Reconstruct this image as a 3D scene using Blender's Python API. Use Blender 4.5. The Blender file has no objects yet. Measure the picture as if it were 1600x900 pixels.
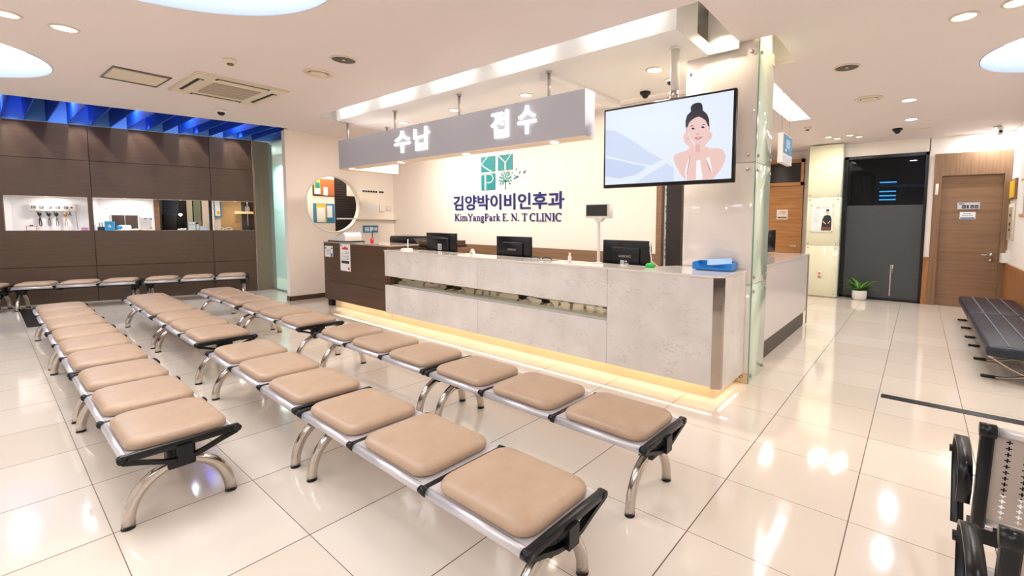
import bpy, bmesh, math, random
from mathutils import Vector, Matrix
from mathutils.geometry import delaunay_2d_cdt

# ------------------------------------------------------------------ camera, light, exposure
scene = bpy.context.scene
COL = scene.collection
CAM_H = 1.5
F_PX, CX, CY = 704.586, 905.85, 400.02
RIGHT = Vector((0.7995237, 0.6005827, 0.0078912))
DOWN = Vector((0.0502452, -0.0537851, -0.9972876))
FWD = Vector((-0.5985292, 0.7977516, -0.0731789))
cam_d = bpy.data.cameras.new('camera')
cam_d.sensor_width = 36.0
cam_d.lens = 36.0 * F_PX / 1600.0
cam_d.shift_x = (800.0 - CX) / 1600.0
cam_d.shift_y = (CY - 450.0) / 1600.0
cam_d.clip_start = 0.02
cam = bpy.data.objects.new('camera', cam_d)
COL.objects.link(cam)
u, b = -DOWN, -FWD
cam.matrix_world = Matrix(((RIGHT.x, u.x, b.x, 0), (RIGHT.y, u.y, b.y, 0), (RIGHT.z, u.z, b.z, CAM_H), (0, 0, 0, 1)))
scene.camera = cam
scene.view_settings.view_transform = 'Standard'
scene.view_settings.look = 'None'
scene.view_settings.gamma = 1.0
scene.view_settings.use_curve_mapping = False
EXPOSURE = 0.32
scene.view_settings.exposure = EXPOSURE
world = bpy.data.worlds.new('world')
scene.world = world
world.use_nodes = True
world.node_tree.nodes['Background'].inputs[0].default_value = (0.9, 0.95, 1.0, 1)
world.node_tree.nodes['Background'].inputs[1].default_value = 0.3

CEIL = 3.15
GAIN = 0.50
WARM = (1.0, 0.90, 0.80)
SOFT = (1.0, 0.93, 0.85)
COOL = (0.88, 0.94, 1.0)
P_WARM, P_COOL, P_TROUGH, P_OFFICE, P_PLINTH, P_SCALLOP = 23.0, 24.0, 3.6, 52.0, 1.5, 95.0


def light(kind, loc, power, color=(1, 1, 1), size=0.1, size_y=None, rot=(0, 0, 0), spot=None, blend=0.5):
    d = bpy.data.lights.new('light', kind)
    d.energy = power * GAIN
    d.color = color
    if kind == 'AREA':
        if size_y is None:
            d.shape = 'DISK'
            d.size = size
        else:
            d.shape = 'RECTANGLE'
            d.size = size
            d.size_y = size_y
    else:
        d.shadow_soft_size = size
        if kind == 'SPOT':
            d.spot_size = math.radians(spot)
            d.spot_blend = blend
    o = bpy.data.objects.new('light', d)
    o.location = loc
    o.rotation_euler = rot
    COL.objects.link(o)
    return o


DOMES = [(-7.87, -0.56, 1.16), (-3.68, 0.5, 1.17), (1.17, 6.15, 0.77), (-0.6, -1.6, 1.0)]  # last dome is unseen, added behind the viewer for fill light

# ------------------------------------------------------------------ large lights of the room
for k in range(5):
    x = -7.0 + 1.2 * k
    light('AREA', (x, 3.345, 3.32), P_TROUGH, (1.0, 0.98, 0.95), 0.6, 0.04, rot=(math.radians(62), 0, 0))
light('AREA', (-4.6, 5.33, 3.5), 16, (1.0, 0.88, 0.74), 5.6, 0.12)
light('AREA', (-1.595, 6.6, 3.38), 26, (0.95, 0.97, 1.0), 0.26, 2.4)
light('SPOT', (-1.13, 4.6, 3.38), 26, (1.0, 0.84, 0.58), 0.03, rot=(0, 0, 0), spot=140)
light('SPOT', (-1.53, 4.12, 3.24), 18, (1.0, 0.86, 0.64), 0.03, rot=(0, 0, 0), spot=150)


# ------------------------------------------------------------------ materials
def lin(c):
    def f(v):
        v /= 255.0
        return v / 12.92 if v <= 0.04045 else ((v + 0.055) / 1.055) ** 2.4
    return tuple(f(v) for v in c) + (1.0,)


MATS = {}


def mat(name, rgb=(200, 200, 200), rough=0.5, metal=0.0, emit=None, estr=1.0, alpha=1.0, coat=0.0, spec=0.5, trans=0.0):
    if name in MATS:
        return MATS[name]
    m = bpy.data.materials.new(name)
    m.use_nodes = True
    p = m.node_tree.nodes['Principled BSDF']
    p.inputs['Base Color'].default_value = lin(rgb)
    p.inputs['Roughness'].default_value = rough
    p.inputs['Metallic'].default_value = metal
    p.inputs['Specular IOR Level'].default_value = spec
    p.inputs['Coat Weight'].default_value = coat
    p.inputs['Coat Roughness'].default_value = 0.06
    p.inputs['Transmission Weight'].default_value = trans
    p.inputs['Alpha'].default_value = alpha
    if emit is not None:
        p.inputs['Emission Color'].default_value = lin(emit)
        p.inputs['Emission Strength'].default_value = estr
    MATS[name] = m
    return m


def vary(m, c1, c2, scale=(1, 1, 1), nscale=4.0, detail=4.0, lo=0.35, hi=0.65, bump=0.0, dist=0.0, coords='Object'):
    """noise between two colours of the material itself (grain, veins)"""
    nt = m.node_tree
    p = nt.nodes['Principled BSDF']
    tc = nt.nodes.new('ShaderNodeTexCoord')
    mp = nt.nodes.new('ShaderNodeMapping')
    mp.inputs['Scale'].default_value = scale
    nz = nt.nodes.new('ShaderNodeTexNoise')
    nz.inputs['Scale'].default_value = nscale
    nz.inputs['Detail'].default_value = detail
    nz.inputs['Distortion'].default_value = dist
    rp = nt.nodes.new('ShaderNodeValToRGB')
    rp.color_ramp.elements[0].position = lo
    rp.color_ramp.elements[1].position = hi
    rp.color_ramp.elements[0].color = lin(c1)
    rp.color_ramp.elements[1].color = lin(c2)
    L = nt.links.new
    L(tc.outputs[coords], mp.inputs['Vector'])
    L(mp.outputs['Vector'], nz.inputs['Vector'])
    L(nz.outputs['Fac'], rp.inputs['Fac'])
    L(rp.outputs['Color'], p.inputs['Base Color'])
    if bump:
        bp = nt.nodes.new('ShaderNodeBump')
        bp.inputs['Strength'].default_value = bump
        bp.inputs['Distance'].default_value = 0.002
        L(nz.outputs['Fac'], bp.inputs['Height'])
        L(bp.outputs['Normal'], p.inputs['Normal'])
    return m


M_white = mat('wall_paint', (244, 236, 228), 0.75)
M_ceil = mat('ceiling_paint', (233, 223, 220), 0.85)
M_office = mat('office_paint', (247, 236, 224), 0.7)
M_dark = vary(mat('dark_wood', (92, 70, 54), 0.42), (88, 67, 51), (95, 73, 57), (0.6, 0.6, 9), 3.0, 5)
M_brown = vary(mat('brown_laminate', (84, 60, 44), 0.38), (78, 55, 40), (92, 67, 50), (0.5, 0.5, 8), 3.0, 5)
M_oak = vary(mat('oak_veneer', (140, 107, 79), 0.45), (131, 99, 72), (146, 113, 85), (0.5, 0.5, 9), 2.5, 5)
M_oakv = vary(mat('oak_veneer_vertical', (138, 105, 77), 0.45), (126, 94, 68), (142, 109, 80), (14, 14, 0.5), 3.0, 6)
M_honey = vary(mat('honey_wood', (190, 135, 80), 0.4), (176, 120, 66), (200, 146, 90), (0.6, 0.6, 10), 3.0, 5)
M_wains = vary(mat('wainscot_wood', (165, 112, 68), 0.42), (150, 99, 58), (176, 122, 76), (9, 9, 0.6), 3.0, 5)
M_bluepaint = mat('blue_paint', (22, 78, 196), 0.5)
M_bluewall = mat('blue_back_wall', (96, 156, 238), 0.6)
M_leather = vary(mat('beige_vinyl', (186, 158, 133), 0.42), (183, 154, 128), (189, 161, 136), (1, 1, 1), 9, 3, bump=0.05)
M_pan = mat('seat_steel', (214, 210, 214), 0.36, 0.45)
M_chrome = mat('polished_steel', (200, 192, 184), 0.16, 1.0)
M_brush = mat('brushed_steel', (190, 184, 178), 0.3, 1.0)
M_black = mat('black_plastic', (8, 10, 14), 0.3, spec=0.4)
M_blackmat = mat('black_matt', (18, 18, 20), 0.6)
M_blkleather = vary(mat('black_leather', (20, 26, 42), 0.42, coat=0.1), (15, 20, 34), (26, 34, 54), (1, 1, 1), 30, 4, bump=0.25)
M_plastic = mat('white_plastic', (236, 232, 226), 0.4)
M_greyplastic = mat('grey_plastic', (150, 148, 150), 0.45)
M_cream = mat('cream_plastic', (226, 214, 192), 0.5)
M_paper = mat('paper', (242, 240, 238), 0.7)
M_tray = mat('blue_tray', (20, 128, 214), 0.35)
M_teal = mat('teal_paint', (4, 138, 142), 0.5)
M_navy = mat('navy_paint', (10, 30, 112), 0.45)
M_cyan = mat('cyan_card', (50, 165, 220), 0.5)
M_bluecard = mat('blue_card', (40, 130, 178), 0.5)
M_yellow = mat('yellow_card', (240, 190, 40), 0.5)
M_orange = mat('orange_card', (225, 120, 60), 0.5)
M_pink = mat('pink_card', (220, 150, 190), 0.5)
M_red = mat('red_plastic', (215, 50, 50), 0.4)
M_green = mat('green_plastic', (40, 185, 75), 0.4)
M_ink = mat('dark_ink', (40, 42, 50), 0.6)
M_greyink = mat('grey_ink', (150, 150, 158), 0.6)
M_sign = mat('sign_grey', (186, 186, 196), 0.5, 0.0)
M_signglow = mat('sign_letter_glow', (255, 255, 255), 0.5, emit=(255, 253, 250), estr=1.3)
M_soffit = mat('soffit_white', (240, 238, 235), 0.6)
M_greenglass = mat('back_painted_glass', (214, 230, 212), 0.06, coat=0.6)
M_whiteglass = mat('white_painted_glass', (244, 234, 226), 0.07, coat=0.5)
M_edgeglass = mat('green_glass_edge', (96, 160, 136), 0.15)
M_creamglass = mat('cream_painted_glass', (240, 238, 208), 0.06, coat=0.5)
M_aqua = mat('aqua_panel', (214, 238, 234), 0.2)
M_leaf = vary(mat('leaf_green', (86, 150, 40), 0.45), (58, 120, 28), (122, 182, 62), (3, 3, 3), 6, 2)
M_soil = mat('soil', (60, 44, 32), 0.9)
M_pot = mat('white_ceramic', (240, 236, 230), 0.2)
M_grille = mat('beige_grille', (168, 156, 138), 0.6)
M_darkgrille = mat('dark_grille', (92, 88, 84), 0.6)
M_lens_w = mat('lamp_lens_warm', (255, 255, 255), 0.4, emit=(255, 238, 214), estr=6)
M_lens_c = mat('lamp_lens_cool', (255, 255, 255), 0.4, emit=(236, 244, 255), estr=6)
M_dome_top = mat('dome_diffuser', (255, 255, 255), 0.6, emit=(246, 250, 255), estr=4.0)
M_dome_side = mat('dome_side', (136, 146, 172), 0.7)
M_led = mat('led_strip', (255, 230, 190), 0.5, emit=(255, 226, 180), estr=3)
M_ledblue = mat('blue_led', (60, 180, 255), 0.5, emit=(60, 170, 230), estr=8)
M_goldkick = mat('kick_panel', (222, 196, 160), 0.35, 0.2)
M_darkroom = mat('dark_room', (52, 48, 46), 0.7)
M_tan = mat('tan_wall', (196, 158, 106), 0.6)
M_curtain = mat('beige_curtain', (206, 196, 172), 0.7)
M_grout = mat('grout', (120, 96, 80), 0.8)
M_skin = None


def glass(name, tint, amount_clear, rough=0.02, base=None):
    """thin pane: part clear, part reflecting (same for every ray)"""
    if name in MATS:
        return MATS[name]
    m = bpy.data.materials.new(name)
    m.use_nodes = True
    nt = m.node_tree
    p = nt.nodes['Principled BSDF']
    p.inputs['Base Color'].default_value = lin(base or tint)
    p.inputs['Roughness'].default_value = rough
    tr = nt.nodes.new('ShaderNodeBsdfTransparent')
    tr.inputs[0].default_value = lin(tint)
    mx = nt.nodes.new('ShaderNodeMixShader')
    mx.inputs[0].default_value = amount_clear
    nt.links.new(p.outputs[0], mx.inputs[1])
    nt.links.new(tr.outputs[0], mx.inputs[2])
    nt.links.new(mx.outputs[0], nt.nodes['Material Output'].inputs['Surface'])
    MATS[name] = m
    return m


M_clear = glass('clear_glass', (236, 248, 244), 0.86)
M_darkclear = glass('dark_clear_glass', (190, 194, 202), 0.62, 0.02, (14, 16, 18))
M_frost = mat('frosted_dark_film', (66, 70, 73), 0.3)
M_mirror = mat('tinted_mirror', (206, 200, 176), 0.03, 1.0)

# marble laminate: pale grey with soft clouds and thin veins
M_marble = mat('pale_marble', (216, 210, 204), 0.3)
nt = M_marble.node_tree
pb = nt.nodes['Principled BSDF']
tc = nt.nodes.new('ShaderNodeTexCoord')
n1 = nt.nodes.new('ShaderNodeTexNoise'); n1.inputs['Scale'].default_value = 3.0; n1.inputs['Detail'].default_value = 8
r1 = nt.nodes.new('ShaderNodeValToRGB')
r1.color_ramp.elements[0].position = 0.3; r1.color_ramp.elements[0].color = lin((218, 212, 207))
r1.color_ramp.elements[1].position = 0.7; r1.color_ramp.elements[1].color = lin((235, 229, 225))
mp = nt.nodes.new('ShaderNodeMapping'); mp.inputs['Rotation'].default_value = (0, 0.9, 0); mp.inputs['Scale'].default_value = (1.0, 1.0, 2.6)
n2 = nt.nodes.new('ShaderNodeTexNoise'); n2.inputs['Scale'].default_value = 7.0; n2.inputs['Detail'].default_value = 7; n2.inputs['Distortion'].default_value = 1.0
m2 = nt.nodes.new('ShaderNodeMath'); m2.operation = 'SUBTRACT'; m2.inputs[1].default_value = 0.5
m3 = nt.nodes.new('ShaderNodeMath'); m3.operation = 'ABSOLUTE'
r2 = nt.nodes.new('ShaderNodeValToRGB')
r2.color_ramp.elements[0].position = 0.0; r2.color_ramp.elements[0].color = (0.5, 0.5, 0.5, 1)
r2.color_ramp.elements[1].position = 0.025; r2.color_ramp.elements[1].color = (0, 0, 0, 1)
n3 = nt.nodes.new('ShaderNodeTexNoise'); n3.inputs['Scale'].default_value = 4.0
m4 = nt.nodes.new('ShaderNodeMath'); m4.operation = 'MULTIPLY'
r3 = nt.nodes.new('ShaderNodeValToRGB'); r3.color_ramp.elements[0].position = 0.45; r3.color_ramp.elements[1].position = 0.7
mx = nt.nodes.new('ShaderNodeMixRGB'); mx.inputs[2].default_value = lin((150, 140, 134))
Lk = nt.links.new
Lk(tc.outputs['Object'], n1.inputs['Vector']); Lk(n1.outputs['Fac'], r1.inputs['Fac'])
Lk(tc.outputs['Object'], mp.inputs['Vector']); Lk(mp.outputs['Vector'], n2.inputs['Vector'])
Lk(tc.outputs['Object'], n3.inputs['Vector']); Lk(n3.outputs['Fac'], r3.inputs['Fac'])
Lk(n2.outputs['Fac'], m2.inputs[0]); Lk(m2.outputs[0], m3.inputs[0]); Lk(m3.outputs[0], r2.inputs['Fac'])
Lk(r2.outputs['Color'], m4.inputs[0]); Lk(r3.outputs['Color'], m4.inputs[1])
Lk(m4.outputs[0], mx.inputs[0]); Lk(r1.outputs['Color'], mx.inputs[1]); Lk(mx.outputs[0], pb.inputs['Base Color'])
M_top = mat('counter_stone', (236, 228, 220), 0.08, coat=0.4)

# floor tiles: UV runs one unit per tile
M_floor = mat('polished_tile', (238, 226, 212), 0.07)
nt = M_floor.node_tree
pb = nt.nodes['Principled BSDF']
pb.inputs['Specular IOR Level'].default_value = 0.6
pb.inputs['Coat Weight'].default_value = 0.35
pb.inputs['Coat Roughness'].default_value = 0.06
uv = nt.nodes.new('ShaderNodeUVMap')
sx = nt.nodes.new('ShaderNodeSeparateXYZ')
Lk = nt.links.new
Lk(uv.outputs[0], sx.inputs[0])
outs = []
for k, wd in ((0, 0.0045), (1, 0.0030)):
    fr = nt.nodes.new('ShaderNodeMath'); fr.operation = 'FRACT'
    sb = nt.nodes.new('ShaderNodeMath'); sb.operation = 'SUBTRACT'; sb.inputs[1].default_value = 0.5
    ab = nt.nodes.new('ShaderNodeMath'); ab.operation = 'ABSOLUTE'
    gt = nt.nodes.new('ShaderNodeMath'); gt.operation = 'GREATER_THAN'; gt.inputs[1].default_value = 0.5 - wd
    Lk(sx.outputs[k], fr.inputs[0]); Lk(fr.outputs[0], sb.inputs[0]); Lk(sb.outputs[0], ab.inputs[0]); Lk(ab.outputs[0], gt.inputs[0])
    outs.append(gt)
mxm = nt.nodes.new('ShaderNodeMath'); mxm.operation = 'MAXIMUM'
Lk(outs[0].outputs[0], mxm.inputs[0]); Lk(outs[1].outputs[0], mxm.inputs[1])
fl = nt.nodes.new('ShaderNodeVectorMath'); fl.operation = 'FLOOR'
Lk(uv.outputs[0], fl.inputs[0])
wn = nt.nodes.new('ShaderNodeTexWhiteNoise'); wn.noise_dimensions = '2D'
Lk(fl.outputs[0], wn.inputs['Vector'])
cr = nt.nodes.new('ShaderNodeValToRGB')
cr.color_ramp.elements[0].color = lin((233, 219, 203)); cr.color_ramp.elements[1].color = lin((239, 227, 213))
Lk(wn.outputs['Value'], cr.inputs['Fac'])
mg = nt.nodes.new('ShaderNodeMixRGB'); mg.inputs[2].default_value = lin((112, 88, 72))
Lk(mxm.outputs[0], mg.inputs[0]); Lk(cr.outputs['Color'], mg.inputs[1]); Lk(mg.outputs[0], pb.inputs['Base Color'])
rm = nt.nodes.new('ShaderNodeMath'); rm.operation = 'MULTIPLY_ADD'; rm.inputs[1].default_value = 0.6; rm.inputs[2].default_value = 0.08
Lk(mxm.outputs[0], rm.inputs[0]); Lk(rm.outputs[0], pb.inputs['Roughness'])


# ------------------------------------------------------------------ mesh building
class MB:
    def __init__(self):
        self.b = bmesh.new()

    def box(self, x0, x1, y0, y1, z0, z1, mi=0, bev=0.0, seg=2, tf=None):
        bb = bmesh.new()
        bmesh.ops.create_cube(bb, size=1.0)
        for v in bb.verts:
            v.co = Vector(((x0 + x1) / 2 + v.co.x * (x1 - x0), (y0 + y1) / 2 + v.co.y * (y1 - y0), (z0 + z1) / 2 + v.co.z * (z1 - z0)))
        if bev:
            bmesh.ops.bevel(bb, geom=list(bb.edges), offset=bev, segments=seg, affect='EDGES', profile=0.5)
        return self._add(bb, mi, smooth=bool(bev), tf=tf)

    def _add(self, bb, mi=0, smooth=False, tf=None):
        mp_ = {}
        for v in bb.verts:
            mp_[v] = self.b.verts.new(tf @ v.co if tf else v.co)
        for f in bb.faces:
            try:
                nf = self.b.faces.new([mp_[v] for v in f.verts])
                nf.material_index = mi
                nf.smooth = smooth
            except ValueError:
                pass
        bb.free()
        return self

    def poly(self, pts, mi=0):
        f = self.b.faces.new([self.b.verts.new(Vector(p)) for p in pts])
        f.material_index = mi
        return self

    def prism(self, pts, axis, a, c, mi=0, smooth=False):
        """2D outline extruded along axis from a to c; axis 0: pts=(y,z), 1: (x,z), 2: (x,y)"""
        def P(p, t):
            return Vector((t, p[0], p[1])) if axis == 0 else Vector((p[0], t, p[1])) if axis == 1 else Vector((p[0], p[1], t))
        bb = bmesh.new()
        v0 = [bb.verts.new(P(p, a)) for p in pts]
        v1 = [bb.verts.new(P(p, c)) for p in pts]
        n = len(pts)
        bb.faces.new(v0)
        bb.faces.new(v1[::-1])
        for i in range(n):
            f = bb.faces.new([v0[i], v0[(i + 1) % n], v1[(i + 1) % n], v1[i]])
        if n > 4:
            bmesh.ops.triangulate(bb, faces=[f for f in bb.faces if len(f.verts) > 4])
        bmesh.ops.recalc_face_normals(bb, faces=bb.faces[:])
        return self._add(bb, mi, smooth)

    def cyl(self, p0, p1, r, r1=None, seg=20, mi=0, smooth=True):
        return self.tube([p0, p1], [r, r if r1 is None else r1], seg, mi, smooth)

    def tube(self, path, r, seg=14, mi=0, smooth=True, cap=True):
        path = [Vector(p) for p in path]
        rs = r if isinstance(r, (list, tuple)) else [r] * len(path)
        bb = bmesh.new()
        rings = []
        up = None
        for i, p in enumerate(path):
            if i == 0:
                t = path[1] - p
            elif i == len(path) - 1:
                t = p - path[i - 1]
            else:
                t = (path[i + 1] - p).normalized() + (p - path[i - 1]).normalized()
            t.normalize()
            if up is None:
                up = Vector((0, 0, 1)) if abs(t.z) < 0.9 else Vector((0, 1, 0))
            s = t.cross(up).normalized()
            up = s.cross(t).normalized()
            rings.append([bb.verts.new(p + (s * math.cos(2 * math.pi * k / seg) + up * math.sin(2 * math.pi * k / seg)) * rs[i]) for k in range(seg)])
        for i in range(len(rings) - 1):
            for k in range(seg):
                bb.faces.new([rings[i][k], rings[i][(k + 1) % seg], rings[i + 1][(k + 1) % seg], rings[i + 1][k]])
        caps = []
        if cap:
            caps = [bb.faces.new(rings[0][::-1]), bb.faces.new(rings[-1])]
        bmesh.ops.recalc_face_normals(bb, faces=bb.faces[:])
        self._add(bb, mi, smooth)
        return self

    def ribbon(self, path, w, t, side=Vector((1, 0, 0)), mi=0):
        """flat strap w wide (along side) and t thick following the path"""
        path = [Vector(p) for p in path]
        bb = bmesh.new()
        rings = []
        for i, p in enumerate(path):
            if i == 0:
                d = path[1] - p
            elif i == len(path) - 1:
                d = p - path[i - 1]
            else:
                d = (path[i + 1] - p).normalized() + (p - path[i - 1]).normalized()
            d.normalize()
            n = d.cross(side).normalized()
            rings.append([bb.verts.new(p + side * (sx_ * w / 2) + n * (sn * t / 2)) for sx_, sn in ((-1, -1), (1, -1), (1, 1), (-1, 1))])
        for i in range(len(rings) - 1):
            for k in range(4):
                bb.faces.new([rings[i][k], rings[i][(k + 1) % 4], rings[i + 1][(k + 1) % 4], rings[i + 1][k]])
        bb.faces.new(rings[0][::-1])
        bb.faces.new(rings[-1])
        bmesh.ops.recalc_face_normals(bb, faces=bb.faces[:])
        return self._add(bb, mi, False)

    def lathe(self, prof, c=(0, 0, 0), seg=32, mi=0, smooth=True):
        bb = bmesh.new()
        c = Vector(c)
        rings = []
        for r, z in prof:
            if r < 1e-6:
                rings.append([bb.verts.new(c + Vector((0, 0, z)))])
            else:
                rings.append([bb.verts.new(c + Vector((r * math.cos(2 * math.pi * k / seg), r * math.sin(2 * math.pi * k / seg), z))) for k in range(seg)])
        for a_, b_ in zip(rings, rings[1:]):
            for k in range(seg):
                k2 = (k + 1) % seg
                if len(a_) == 1 and len(b_) == 1:
                    continue
                if len(a_) == 1:
                    bb.faces.new([a_[0], b_[k], b_[k2]])
                elif len(b_) == 1:
                    bb.faces.new([a_[k], a_[k2], b_[0]])
                else:
                    bb.faces.new([a_[k], a_[k2], b_[k2], b_[k]])
        bmesh.ops.recalc_face_normals(bb, faces=bb.faces[:])
        return self._add(bb, mi, smooth)

    def loft(self, rings, mi=0, smooth=True):
        bb = bmesh.new()
        rs = [[bb.verts.new(Vector(p)) for p in r] for r in rings]
        n = len(rs[0])
        for a_, b_ in zip(rs, rs[1:]):
            for k in range(n):
                bb.faces.new([a_[k], a_[(k + 1) % n], b_[(k + 1) % n], b_[k]])
        bb.faces.new(rs[0][::-1])
        bb.faces.new(rs[-1])
        bmesh.ops.recalc_face_normals(bb, faces=bb.faces[:])
        return self._add(bb, mi, smooth)

    def mesh(self, name, mats):
        me = bpy.data.meshes.new(name)
        self.b.normal_update()
        self.b.to_mesh(me)
        self.b.free()
        for m in (mats if isinstance(mats, (list, tuple)) else [mats]):
            me.materials.append(m)
        return me


def part(name, mb, mats, parent=None, label=None, loc=None):
    me = mb if isinstance(mb, bpy.types.Mesh) else mb.mesh(name, mats)
    o = bpy.data.objects.new(name, me)
    COL.objects.link(o)
    if parent is not None:
        o.parent = parent
    if loc is not None:
        o.location = loc
    if label:
        o['label'] = label
    return o


def tag(o, label, cat, group=None):
    o['label'] = label
    o['category'] = cat
    if group:
        o['group'] = group
    return o


def thing(name, label, cat, loc=(0, 0, 0), rz=0.0, group=None):
    o = bpy.data.objects.new(name, None)
    o.empty_display_size = 0.1
    COL.objects.link(o)
    o.location = loc
    o.rotation_euler = (0, 0, rz)
    return tag(o, label, cat, group)


def solo(name, mb, mats, label, cat, loc=None, rz=0.0, group=None):
    o = part(name, mb, mats, None, None, loc)
    o.rotation_euler = (0, 0, rz)
    return tag(o, label, cat, group)


def struct(name, mb, mats, parent=None, loc=None, rz=0.0):
    o = part(name, mb, mats, parent, None, loc)
    o.rotation_euler = (0, 0, rz)
    if parent is None:
        o['kind'] = 'structure'
    return o


def copy_tree(o, parent=None):
    c = o.copy()
    COL.objects.link(c)
    if parent is not None:
        c.parent = parent
        c.matrix_parent_inverse = o.matrix_parent_inverse.copy()
    for ch in list(o.children):
        copy_tree(ch, c)
    return c


def rrect(w, d, r, n=6):
    pts = []
    for cx_, cy_, a0 in ((w / 2 - r, d / 2 - r, 0), (-w / 2 + r, d / 2 - r, 90), (-w / 2 + r, -d / 2 + r, 180), (w / 2 - r, -d / 2 + r, 270)):
        for k in range(n + 1):
            a = math.radians(a0 + 90 * k / n)
            pts.append((cx_ + r * math.cos(a), cy_ + r * math.sin(a)))
    return pts


def text_mb(body, x0, x1, z0, z1, depth, bold=0.0, space=1.0):
    """upright lettering in the XZ plane, fitted to the box, sticking out towards -Y from y=0"""
    cu = bpy.data.curves.new('lettering', 'FONT')
    cu.body = body
    cu.size = 1.0
    cu.offset = bold
    cu.extrude = 0.5
    cu.space_character = space
    cu.resolution_u = 6
    o = bpy.data.objects.new('lettering', cu)
    COL.objects.link(o)
    bpy.context.view_layer.update()
    dg = bpy.context.evaluated_depsgraph_get()
    me = bpy.data.meshes.new_from_object(o.evaluated_get(dg))
    bpy.data.objects.remove(o)
    mb = MB()
    mb.b.from_mesh(me)
    bpy.data.meshes.remove(me)
    xs = [v.co.x for v in mb.b.verts]
    ys = [v.co.y for v in mb.b.verts]
    ax, bx, ay, by = min(xs), max(xs), min(ys), max(ys)
    for v in mb.b.verts:
        c = v.co.copy()
        v.co = Vector((x0 + (c.x - ax) / (bx - ax) * (x1 - x0), -depth * (c.z + 0.5), z0 + (c.y - ay) / (by - ay) * (z1 - z0)))
    bmesh.ops.recalc_face_normals(mb.b, faces=mb.b.faces[:])
    for f in mb.b.faces:
        f.material_index = 0
        f.smooth = False
    return mb

# ------------------------------------------------------------------ the setting
# floor
XL = [0.36 - 0.0, -0.214, -0.835, -1.58, -2.26, -3.01]
xs = sorted(XL + [0.95 + 0.6 * k for k in range(0, 3)] + [-3.01 - 0.66 * k for k in range(1, 24)])
ys = [0.31 + 0.565 * k for k in range(-8, 21)]
bm = bmesh.new()
uvl = bm.loops.layers.uv.new('UVMap')
grid = [[bm.verts.new((x, y, 0)) for y in ys] for x in xs]
for i in range(len(xs) - 1):
    for j in range(len(ys) - 1):
        f = bm.faces.new([grid[i][j], grid[i + 1][j], grid[i + 1][j + 1], grid[i][j + 1]])
        for l, (a, c) in zip(f.loops, ((0, 0), (1, 0), (1, 1), (0, 1))):
            l[uvl].uv = (i + a, j + c)
me = bpy.data.meshes.new('floor')
bm.to_mesh(me); bm.free()
me.materials.append(M_floor)
floor = bpy.data.objects.new('floor', me)
COL.objects.link(floor)
floor['kind'] = 'structure'


def flat_with_holes(outer, holes, z, thick):
    bb = bmesh.new()
    co, ed = [], []
    for loop in [outer] + holes:
        n0 = len(co)
        co += [Vector(p) for p in loop]
        ed += [(n0 + k, n0 + (k + 1) % len(loop)) for k in range(len(loop))]
    r = delaunay_2d_cdt(co, ed, [], 0, 1e-5)

    def inside(p, loop):
        c = False
        for k in range(len(loop)):
            (xa, ya), (xb, yb) = loop[k], loop[k - 1]
            if (ya > p[1]) != (yb > p[1]) and p[0] < (xb - xa) * (p[1] - ya) / (yb - ya) + xa:
                c = not c
        return c
    vs = [bb.verts.new((p[0], p[1], z)) for p in r[0]]
    for t in r[2]:
        m = sum((r[0][i] for i in t), Vector((0, 0))) / 3
        if inside(m, outer) and not any(inside(m, h) for h in holes):
            bb.faces.new([vs[i] for i in t])
    ret = bmesh.ops.extrude_face_region(bb, geom=bb.faces[:])
    for v in ret['geom']:
        if isinstance(v, bmesh.types.BMVert):
            v.co.z += thick
    bmesh.ops.recalc_face_normals(bb, faces=bb.faces[:])
    mb = MB()
    mb._add(bb)
    return mb


def circ(cx_, cy_, r, n=64):
    return [(cx_ + r * math.cos(2 * math.pi * k / n), cy_ + r * math.sin(2 * math.pi * k / n)) for k in range(n)]


def rect(x0, x1, y0, y1):
    return [(x0, y0), (x1, y0), (x1, y1), (x0, y1)]


SLOT = (-7.9, -1.39, 3.31, 5.5)
NICHE = (-1.38, -1.08, 4.26, 5.08)
SLOT2 = (-1.75, -1.44, 5.25, 7.9)
outer = [(-10.74, -3.5), (2.2, -3.5), (2.2, 7.2), (1.4, 7.2), (1.4, 11.6), (-3.1, 11.6), (-3.1, 5.6), (-9.47, 5.6), (-9.47, 3.44), (-9.138, 3.44)]
holes = [circ(*d) for d in DOMES] + [rect(*SLOT), rect(*NICHE), rect(*SLOT2)]
struct('ceiling', flat_with_holes(outer, holes, CEIL, 0.04), M_ceil)

# lit trough round the lowered ceiling box above the counter
mb = MB()
mb.box(-7.95, -1.37, 3.25, 3.29, CEIL + 0.04, 3.55)
mb.box(-7.97, -7.92, 3.25, 5.5, CEIL + 0.04, 3.55)
mb.box(-1.385, -1.345, 3.25, 4.24, CEIL + 0.04, 3.55)
mb.box(-1.68, -1.385, 4.22, 4.25, 3.09, 3.55)
mb.box(-7.97, -1.3, 3.25, 5.55, 3.55, 3.58)
mb.box(-1.385, -1.345, 5.12, 5.55, CEIL + 0.04, 3.55)
struct('trim_1', mb, M_soffit)
mb = MB()
mb.box(-7.5, -1.67, 3.52, 3.95, 3.09, 3.5)
mb.box(-3.2, -1.67, 3.95, 5.12, 3.09, 3.2)
mb.box(-7.9, -3.35, 3.95, 5.12, 3.15, 3.2)
mb.box(-3.35, -3.2, 3.72, 5.12, 3.02, 3.2)
struct('trim_2', mb, M_soffit)
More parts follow.
